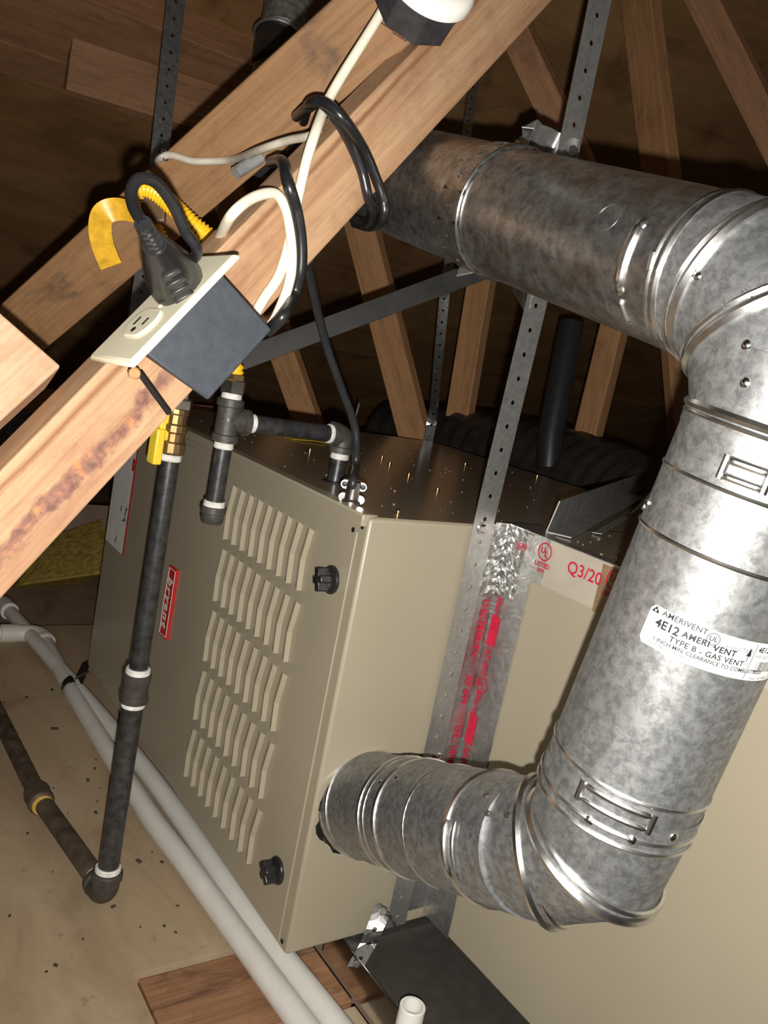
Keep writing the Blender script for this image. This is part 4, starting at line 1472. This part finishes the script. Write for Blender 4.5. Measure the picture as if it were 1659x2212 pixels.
for (a, b, wd, th, lab, ex_) in WEBS:
    A_, B_ = at(*a), at(*b)
    e0 = to_roof(A_, B_) if ex_[0] is None else ex_[0]
    board('truss_web', A_, B_, wd, 0.038, th, 'wood_roof' if 'dim' in lab else 'wood_far', lab, 'beam', ext=(e0, ex_[1]))

# ================================================================== STEEL ANGLES
def angle_bar(name, label, A, B, w1, l1, w2, l2, mat, thick=0.0016):
    t = thing(name, label, 'angle iron', B)
    A, B = Vector(A), Vector(B)
    d = (B - A)
    w1, w2 = Vector(w1).normalized(), Vector(w2).normalized()
    d_ = d.normalized()
    for nm, w, l, o2 in (('flange', w1, l1, w2), ('flange', w2, l2, w1)):
        mb = MB().box((A + B) / 2 + w * l / 2, d / 2, w * (l / 2), (d_.cross(w)).normalized() * (thick / 2))
        obj(nm, mb, mat, t, smooth=False)
    return t


A_ = at(510, 758, 1.12)
B_ = at(1075, 548, 1.16)
d_ = (B_ - A_).normalized()
vw = d_.cross(RZ).normalized()
angle_bar('steel_angle', 'dark steel angle brace running from behind the outlet box to the vent pipe', A_, B_, vw if vw.dot(RY) > 0 else -vw, 0.027, (RZ - vw * 0.15), 0.025, 'angle_dark')
zt = ZC1 + 0.002
A_ = Vector((0.225, -0.036, zt))
B_ = A_ + Vector((0.90, 0.62, 0)).normalized() * 0.46
# keep the bar along the sight it is seen in: it runs back over the coil box toward the far right
B_ = A_ + Vector((0.846, 0.533, 0)).normalized() * 0.70
angle_bar('galvanized_angle', 'grey galvanized angle lying loose on top of the coil box behind the riser', A_, B_, (0.1, -0.15, 1), 0.040, (0.55, -0.83, 0.02), 0.030, 'angle')
fl2 = thing('sheet_metal_offcut', 'bright bent sheet-metal offcut leaning on top of the coil box by the riser', 'offcut', on(1300, 1150, 'Z', zt))
p1, p2 = on(1290, 1152, 'Z', zt + 0.001), on(1450, 1058, 'Z', zt + 0.001)
p2 = p1 + (p2 - p1).normalized() * 0.24
obj('strip', ribbon([p1, p2], (0.6, -0.8, 0.1), 0.012, 0.001), 'angle', fl2, smooth=False)
tri = [at(1362, 1110, 1.10), at(1440, 1062, 1.05), at(1446, 1028, 1.05), at(1425, 1040, 1.06), at(1385, 1085, 1.08)]
obj('bright_flap', MB().prism(tri, RZ * 0.0012), 'strap_bright', fl2, smooth=False)

# ================================================================== FAR DUCTS
fx = thing('black_flex_duct', 'black wrapped flexible duct sagging along the furnace\'s far side', 'duct', (1.0, 0.6, 0.4))
dp = smooth_path([(0.93, 1.30, 0.47), (0.985, 0.95, 0.50), (1.00, 0.60, 0.50), (0.985, 0.30, 0.46), (0.96, -0.1, 0.36)], 22)
rr2 = [0.118 + 0.005 * math.sin(i * 1.9) for i in range(len(dp))]
obj('duct', MB().tube(dp, rr2, 28, mitre=False), 'ductwrap', fx, angle=60)
vs_ = thing('vent_stack', 'black plastic plumbing vent stack standing behind the flexible duct', 'pipe', at(1190, 940, 2.0))
obj('stack', MB().tube([at(1185, 1010, 1.95), at(1190, 940, 1.95), at(1224, 760, 1.98), at(1236, 700, 1.99)], 0.030, 20), 'abs', vs_)
ud = thing('insulated_duct', 'dark foil-wrapped flexible duct hanging from the roof above the second diagonal', 'duct', at(590, 120, 1.35))
up_ = smooth_path([at(650, -130, 1.75), at(628, -20, 1.72), at(607, 70, 1.70), at(588, 150, 1.68), at(570, 235, 1.68)], 16)
rr3 = [(0.056 - 0.020 * min(1, i / len(up_) * 1.6)) + 0.0022 * math.sin(i * 2.2) for i in range(len(up_))]
obj('duct', MB().tube(up_, rr3, 24, mitre=False), plain('grey_duct_wrap', (0.30, 0.31, 0.29), 0.35, 0.5, 0.5, 0.4, 50, 0.4), ud, angle=60)
obj('tape_collar', MB().tube([at(604, 78, 1.68), at(590, 140, 1.665)], [0.046, 0.041], 20), 'ductwrap', ud, angle=60)
obj('tie_band', MB().loop(ring_at(at(602, 84, 1.68), at(604, 78, 1.68) - at(590, 140, 1.665), 0.049, 24), 0.003), 'strap_bright', ud)

# ================================================================== OUTLET BOX ON THE NEAREST WEB
bA, bB = at(60, 1097, 0.628), at(1060, 45, 0.835)
bd = (bB - bA).normalized()                       # along the web, up to the right
mid_ = (bA + bB) / 2
v_ = (CAM - mid_).normalized()
w0 = bd.cross(v_).normalized()
n0 = w0.cross(bd).normalized()
if n0.dot(v_) < 0:
    n0 = -n0
th = math.radians(22)
bn = n0 * math.cos(th) + w0 * math.sin(th)        # out of the broad face toward the lens
bw = w0 * math.cos(th) - n0 * math.sin(th)        # across the broad face
if bw.dot(RY) < 0:
    bw_s = -bw
else:
    bw_s = bw                                      # from narrow edge down to the lower right
# near side face of the box: four corners as seen
K0 = at(314, 764, 0.585)     # plate end, lower left
LB = 0.083                   # along the web
bx = thing('outlet_box', 'blue-grey plastic outlet box with ivory duplex cover, nailed to the nearest web', 'outlet box', K0)
BD = 0.058
fr_ = [K0, K0 + bd * LB, K0 + bd * LB - bn * 0.052, K0 - bn * 0.052 + bd * 0.010]
bk_ = [K0 + bd * 0.0125 + bw_s * BD, K0 + bd * (LB + 0.006) + bw_s * BD, K0 + bd * (LB + 0.006) + bw_s * BD - bn * 0.050, K0 + bd * 0.026 + bw_s * BD - bn * 0.050]
obj('box', MB().add(fr_ + bk_, [(0, 1, 2, 3), (7, 6, 5, 4)] + [(i, 4 + i, 4 + (i + 1) % 4, (i + 1) % 4) for i in range(4)]), 'box', bx, bevel=0.0018)
po = -bw_s                                         # plate faces up-left
pc = K0 + bd * (LB / 2) - bn * 0.026 + po * 0.0015
PLL, PLW = 0.057, 0.0345
cv_ = MB()
outl = [(-PLL, -PLW), (PLL, -PLW), (PLL, PLW), (-PLL, PLW)]
bot = [pc + bd * a + bn * b for a, b in outl]
topv = [pc + po * 0.0050 + bd * (a * 0.955) + bn * (b * 0.93) for a, b in outl]
midv = [pc + po * 0.0026 + bd * a + bn * b for a, b in outl]
cv_.add(bot + midv + topv, [(3, 2, 1, 0), (8, 9, 10, 11)] + [(i, (i + 1) % 4, 4 + (i + 1) % 4, 4 + i) for i in range(4)] + [(4 + i, 4 + (i + 1) % 4, 8 + (i + 1) % 4, 8 + i) for i in range(4)])
cover = obj('cover_plate', cv_, 'ivory', bx, bevel=0.0014)
for sgn in (-1, 1):
    fc = pc + bd * (0.0195 * sgn) + po * 0.0048
    fv = []
    for k in range(28):
        a = 2 * PI * k / 28
        x_, y_ = math.cos(a) * 0.0172, math.sin(a) * 0.0172
        x_ = max(-0.0142, min(0.0142, x_))
        fv.append(fc + bd * x_ + bn * y_)
    fo_ = obj('receptacle', MB().prism(fv, po * 0.0022), 'ivory', bx, bevel=0.0008)
    sl = MB()
    for yy, hh in ((-0.0063, 0.0040), (0.0063, 0.0034)):
        sl.box(fc + bn * yy + po * 0.0023, bd * hh, bn * 0.0008, po * 0.0004)
    sl.lathe(fc - bd * 0.0085 + po * 0.0019, po, [(0, 0.0024), (0.0006, 0.0024)], 12)
    obj('slots', sl, 'slot', fo_, smooth=False)
obj('plate_screw', MB().lathe(pc + po * 0.0048, po, [(0, 0.0034), (0.0008, 0.0032), (0.0014, 0.0018)], 14), 'ivory', bx)
obj('nail_ear', MB().tube([K0 - bd * 0.002 + bw_s * 0.020 - bn * 0.034, K0 - bd * 0.004 + bw_s * 0.060 - bn * 0.040], 0.0024, 10), 'slot', bx)
obj('nail', MB().lathe(K0 - bd * 0.006 + bw_s * 0.016 - bn * 0.034, bn, [(0, 0.004), (0.004, 0.0046), (0.006, 0.003)], 12), plain('resin_blob', (0.50, 0.25, 0.12), 0.25), bx)

# plug and its cord
pg = thing('power_plug', 'black moulded angled plug with cord loop, pushed into the ivory outlet', 'plug', pc + bd * 0.0195)
fc = pc + bd * 0.0195 + po * 0.0066
end = at(318, 500, 0.53)
mid2 = fc.lerp(end, 0.55)
ax_ = (end - fc)
body = MB()
pts = [fc, fc.lerp(end, 0.12), fc.lerp(end, 0.35), fc.lerp(end, 0.62), fc.lerp(end, 0.80)]
body.tube(pts, [0.0198, 0.0202, 0.0176, 0.0122, 0.0082], 20, mitre=False)
obj('plug_body', body, 'rubber', pg, angle=50)
gs = MB()
ax_n = ax_.normalized()
tv_ = (CAM - fc).normalized()
tv_ = (tv_ - ax_n * tv_.dot(ax_n)).normalized()
sv_ = ax_n.cross(tv_)
for k in range(5):
    f = 0.10 + k * 0.115
    c_ = fc.lerp(end, f) + tv_ * (0.0200 - 0.0150 * max(0, f - 0.1)) 
    gs.box(c_, ax_n * 0.0022, sv_ * (0.0080 - 0.0030 * f), tv_ * 0.0016)
obj('grip_ribs', gs, 'rubber', pg, bevel=0.0006)
sr = MB()
for k in range(5):
    c_ = fc.lerp(end, 0.80 + k * 0.075)
    sr.lathe(c_ - ax_n * 0.0016, ax_n, [(0, 0.0068 - k * 0.0003), (0.0032, 0.0068 - k * 0.0003)], 16)
sr.tube([fc.lerp(end, 0.78), fc.lerp(end, 1.12)], 0.0050, 16)
obj('strain_relief', sr, 'rubber', pg)
e3 = fc.lerp(end, 1.1)
cp_ = smooth_path([e3, at(288, 445, 0.53), at(284, 410, 0.535), at(302, 386, 0.54), at(336, 394, 0.55), at(372, 440, 0.565), at(400, 500, 0.58), at(424, 552, 0.60), pc - bn * 0.046 + bd * 0.03, pc - bn * 0.05 + bd * 0.02 + bw_s * 0.05], 10)
obj('cord', MB().tube(cp_, 0.0039, 14, mitre=False), 'rubber', pg, angle=60)

# ================================================================== CABLES
def cable(name, label, pts, r, mat, n=10, flat=1.0):
    p = smooth_path(pts, n)
    t = obj(name, MB().tube(p, r, 14, mitre=False), mat, None, angle=60)
    return tag(t, label, 'cable')


def face_pt(px, py, off, P=None, n=None):
    """Point over a board's broad face (the nearest web by default), off metres proud of it."""
    n = bn if n is None else n
    P = bA if P is None else P
    r = ray(px, py)
    q = P + n * off
    return CAM + r * ((q - CAM).dot(n) / r.dot(n))


def face2(px, py, off):
    return face_pt(px, py, off, W2[0], W2[3])


cable('white_cable', 'white jacketed cable dropping from the round fixture down to the outlet box',
      [at(836, 2, 0.735), at(822, 30, 0.735), at(785, 90, 0.735), at(738, 165, 0.735), at(705, 225, 0.73), face_pt(680, 290, 0.016), face_pt(660, 355, 0.012), face_pt(641, 440, 0.010), face_pt(628, 510, 0.007), face_pt(605, 590, 0.007), face_pt(570, 645, 0.009), face_pt(545, 688, 0.012)], 0.0044, 'nm')
cable('white_cable', 'white jacketed cable arching over the nearest web above the outlet box',
      [at(455, 560, 0.76), at(474, 515, 0.72), face_pt(500, 465, 0.022), face_pt(545, 428, 0.024), face_pt(592, 418, 0.020), face_pt(615, 445, 0.017), face_pt(626, 490, 0.015), face_pt(632, 560, 0.012), face_pt(622, 620, 0.010), face_pt(598, 682, 0.012), face_pt(584, 704, 0.010)], 0.0044, 'nm')
cable('grey_cable', 'dirty grey cable stapled across the second diagonal web',
      [face2(338, 358, -0.02), face2(346, 342, 0.002), face2(370, 335, 0.0045), face2(420, 348, 0.0045), face2(500, 345, 0.008), at(560, 324, 0.80), at(620, 304, 0.775), at(668, 294, 0.755), at(690, 278, 0.755)], 0.0038, 'nm_grey')
obj('staple', MB().loop(ring_at(face2(356, 335, 0.004), face2(370, 335, 0.0045) - face2(346, 342, 0.002), 0.0055, 14), 0.0009), 'strap', None)
st_ = bpy.data.objects['staple']
tag(st_, 'small wire staple over the grey cable beside the corner strap', 'staple')
# black appliance cord looped round the web
cable('appliance_cable', 'doubled black cord looped round the upper part of the nearest web',
      [at(640, 252, 0.80), at(664, 234, 0.745), at(690, 222, 0.725), face_pt(722, 250, 0.022), face_pt(757, 310, 0.012), face_pt(782, 370, 0.010), face_pt(795, 425, 0.010), at(806, 462, 0.79), at(790, 484, 0.84), at(762, 472, 0.87)], 0.0047, 'rubber')
cable('appliance_cable', 'second strand of the looped black cord, lying to the right of the first',
      [at(655, 262, 0.81), at(668, 226, 0.735), at(700, 222, 0.712), face_pt(742, 258, 0.030), face_pt(785, 322, 0.014), face_pt(812, 385, 0.010), face_pt(828, 432, 0.010), at(828, 472, 0.79), at(800, 490, 0.85), at(766, 482, 0.90)], 0.0047, 'rubber')
cable('appliance_cable', 'black cord hanging over the nearest web and passing behind the outlet box',
      [at(585, 350, 0.80), at(610, 350, 0.72), face_pt(622, 395, 0.024), face_pt(640, 455, 0.022), face_pt(650, 520, 0.018), face_pt(649, 585, 0.014), face_pt(634, 640, 0.008), at(612, 682, 0.70), at(580, 715, 0.72)], 0.0052, 'rubber')
# furnace whip with clamp connector
whip = thing('furnace_cable', 'thin black supply cable running down to a chrome clamp on the furnace top', 'cable', (0.04, 0.12, HF))
cl = on(757, 1088, 'Z', HF)
ce = at(762, 1040, (cl - CAM).dot(RZ) * 0.995)
wp = smooth_path([at(666, 560, 0.84), at(668, 590, 0.87), at(685, 670, 0.93), at(708, 755, 0.98), at(738, 840, 1.02), at(762, 905, 1.045), at(770, 950, 1.055), at(768, 1010, 1.06), ce + up * 0.004, cl + up * 0.010], 8)
obj('cable', MB().tube(wp, 0.0050, 14, mitre=False), 'rubber_soft', whip, angle=60)
cm = MB()
vx = (CAM - cl)
vx.z = 0
vx.normalize()
sx = up.cross(vx)
for zc in (0.018, 0.003):
    cc = cl + up * (zc + 0.004)
    o12 = []
    for k in range(24):
        a = 2 * PI * k / 24
        x_ = math.cos(a) * 0.006 + (0.0095 if math.cos(a) > 0 else -0.0095)
        o12.append(cc + sx * x_ + up * (math.sin(a) * 0.0058) + vx * 0.006)
    cm.prism(o12, -vx * 0.0035)
cm.lathe(cl, up, [(0, 0.0125), (0.004, 0.0125), (0.006, 0.0100), (0.026, 0.0100), (0.028, 0.0085)], 20)
con = obj('clamp_connector', cm, 'chrome', whip, bevel=0.0006)
for s_ in (-1, 1):
    obj('clamp_screw', MB().lathe(cl + up * 0.022 + sx * (0.0105 * s_) + vx * 0.006, vx, [(0, 0.0030), (0.001, 0.0028), (0.0014, 0.0016)], 12), 'angle_dark', con)

# ================================================================== ROUND FIXTURE AT THE TOP
fxr = thing('round_fixture', 'round white ceiling fixture plate on a black octagonal junction box', 'fixture', at(920, 0, 0.72))
fd = (CAM - at(930, -20, 0.73)).normalized()
ft = (RY - fd * RY.dot(fd)).normalized()
fcen = at(930, -44, 0.70)
fnorm = (-RZ * 0.80 - RY * 0.30 + RX * 0.38).normalized()
pr_ = [(-0.030, 0.030), (-0.026, 0.036), (0.0, 0.0365)]
obj('junction_box', MB().lathe(fcen - fnorm * 0.034, fnorm, [(0, 0.0365), (0.0305, 0.0375)], 8, up=RX), 'box_black', fxr, smooth=False, bevel=0.001)
obj('cover', MB().lathe(fcen - fnorm * 0.004, fnorm, [(0, 0.0395), (0.001, 0.0405), (0.008, 0.0400), (0.012, 0.0370), (0.0145, 0.030), (0.0155, 0.016), (0.0155, 0.004)], 48), 'white_plastic', fxr)
pt = at(1003, 2, 0.70)
obj('cover_notch', MB().lathe(fcen + fnorm * 0.0115 + (RX * 0.93 + RY * 0.33) * 0.030, fnorm, [(0, 0.0042), (0.0022, 0.0040)], 14), 'nm_grey', fxr)
for (px_, py_) in ((826, 38), (852, 55), (868, 70)):
    obj('rusty_tab', MB().box(at(px_, py_, 0.745), RX * 0.006 + RY * 0.004, RY * 0.004 - RX * 0.002, RZ * 0.002), plain('rust', (0.20, 0.08, 0.05), 0.6), fxr, bevel=0.001)

# conduit stub between the webs
cs = thing('conduit_stub', 'short grey metal tube end poking out between the two diagonal webs', 'tube', at(540, 360, 0.93))
obj('tube', MB().tube([at(508, 374, 0.835), at(562, 340, 0.85)], 0.0062, 16), 'angle', cs)
obj('dark_tube', MB().tube([at(560, 345, 0.97), at(600, 352, 1.0), at(650, 300, 1.05), at(700, 235, 1.1)], 0.019, 16), 'ductwrap', cs, angle=60)
# short bright nail on the far rim
nl = tag(obj('bright_rod', MB().tube([on(764, 916, 'Z', HF), on(764, 916, 'Z', HF) + Vector((0.004, 0, 0.052))], 0.0026, 8), 'chrome', None), 'short bright rod standing behind the gas elbow on the furnace top', 'rod')

# ================================================================== LEFT BACKGROUND
ib = MB()
c_ = at(150, 1205, 2.35)
pts = [at(70, 1170, 2.5), at(225, 1120, 2.55), at(250, 1235, 2.3), at(40, 1265, 2.3)]
ib.prism(pts, Vector((0, 0.25, -0.12)))
tag(obj('insulation_batt', ib, 'insul', None, smooth=False, bevel=0.01), 'yellow fibreglass batt lying beyond the plywood at left', 'insulation')
board('floor_joist', at(-30, 860, 2.5), at(175, 880, 2.6), 0.09, 0.05, 0, 'wood_roof', 'dark brown joist glimpsed under the pale lumber end', 'beam', ext=(0.5, 0.4))
board('floor_joist', at(20, 1110, 2.6), at(260, 1125, 2.7), 0.09, 0.05, 0, 'floor_dark', 'dark joist behind the nearest web\'s lower edge, above the yellow batt', 'beam', ext=(0.4, 0.5))
rg = bmesh.new()
bmesh.ops.create_icosphere(rg, subdivisions=3, radius=0.09)
rr_ = random.Random(5)
for v in rg.verts:
    v.co *= 0.8 + 0.4 * rr_.random()
    v.co.z *= 0.6
mr = MB()
rc_ = at(15, 915, 2.35)
mr.add([v.co + rc_ for v in rg.verts], [tuple(v.index for v in f.verts) for f in rg.faces])
rg.free()
tag(obj('cloth_bundle', mr, 'rag', None, angle=180), 'dark blue-grey bundle of cloth far back at the left edge', 'cloth')
pw = MB()
pts = [at(-200, 1330, 2.02), at(240, 1322, 2.05), at(250, 1240, 2.35), at(-200, 1250, 2.35)]
# loose brown wire by the door's lower near corner
cable('brown_wire', 'thin brown wire curling on the plywood by the lower near corner of the door',
      [on(535, 1922, 'Z', Z_FLOOR + 0.02), on(540, 1955, 'Z', Z_FLOOR + 0.012), on(560, 1975, 'Z', Z_FLOOR + 0.004), on(580, 2000, 'Z', Z_FLOOR + 0.003), on(600, 2042, 'Z', Z_FLOOR + 0.003)], 0.0022, plain('brown_wire', (0.16, 0.09, 0.06), 0.5))
# litter on the plywood
lt = MB()
rl = random.Random(11)
for (px_, py_, s_) in ((345, 1712, .008), (113, 1490, .006), (118, 1574, .010), (190, 1685, .006), (207, 1755, .005), (58, 1506, .005), (600, 1862 - 2, .001), (310, 1660, .006), (300, 1860, .007), (350, 1862, .004), (245, 1958, .005), (205, 1660, .004), (60, 1800, .003), (355, 2000, .003), (120, 2085, .004), (450, 1850, .004)):
    p = on(px_, py_, 'Z', Z_FLOOR + 0.001)
    a = rl.uniform(0, PI)
    d = Vector((math.cos(a), math.sin(a), 0))
    s_ *= 0.62
    lt.box(p, d * s_, up.cross(d) * (s_ * 0.55), up * 0.0012)
for i in range(90):
    p = Vector((rl.uniform(-0.6, 0.0), rl.uniform(0.1, 1.15), Z_FLOOR + 0.0008))
    a = rl.uniform(0, PI)
    s_ = rl.uniform(0.0008, 0.0025)
    d = Vector((math.cos(a), math.sin(a), 0))
    lt.box(p, d * s_, up.cross(d) * (s_ * 0.5), up * 0.0008)
lo_ = obj('floor_litter', lt, plain('litter', (0.06, 0.05, 0.035), 0.8, 0, 0.3, 0.5), None, smooth=False)
lo_['kind'] = 'stuff'
lo_['label'] = 'dark crumbs and wood chips scattered over the plywood floor'
# dust and metal shavings on the furnace top
ds = MB()
for i in range(160):
    p = Vector((rl.uniform(0.03, 0.65), rl.uniform(0.02, 0.75), HF + 0.0006)) if i < 90 else Vector((rl.uniform(0.21, 0.45), rl.uniform(-0.22, -0.01), ZC1 + 0.001))
    a = rl.uniform(0, PI)
    s_ = rl.uniform(0.0004, 0.0014)
    d = Vector((math.cos(a), math.sin(a), 0))
    ds.box(p, d * s_, up.cross(d) * (s_ * 0.5), up * 0.0006)
do = obj('metal_shavings', ds, plain('pale_crumbs', (0.26, 0.22, 0.16), 0.6), None, smooth=False)
do['kind'] = 'stuff'
do['label'] = 'pale crumbs and shavings scattered on the furnace and coil box tops'

# things of one kind share a group
for word, grp in (('truss_web', 'roof truss webs'), ('roof_purlin', 'roof purlins'), ('pvc_drain_line', 'plastic drain lines'),
                  ('appliance_cable', 'black cords on the nearest web'), ('white_cable', 'white cables at the outlet box'),
                  ('hanger_strap', 'perforated hanger straps'), ('floor_joist', 'joists beyond the plywood')):
    for o in COL.objects:
        if o.parent is None and o.name.split('.')[0] == word:
            o['group'] = grp
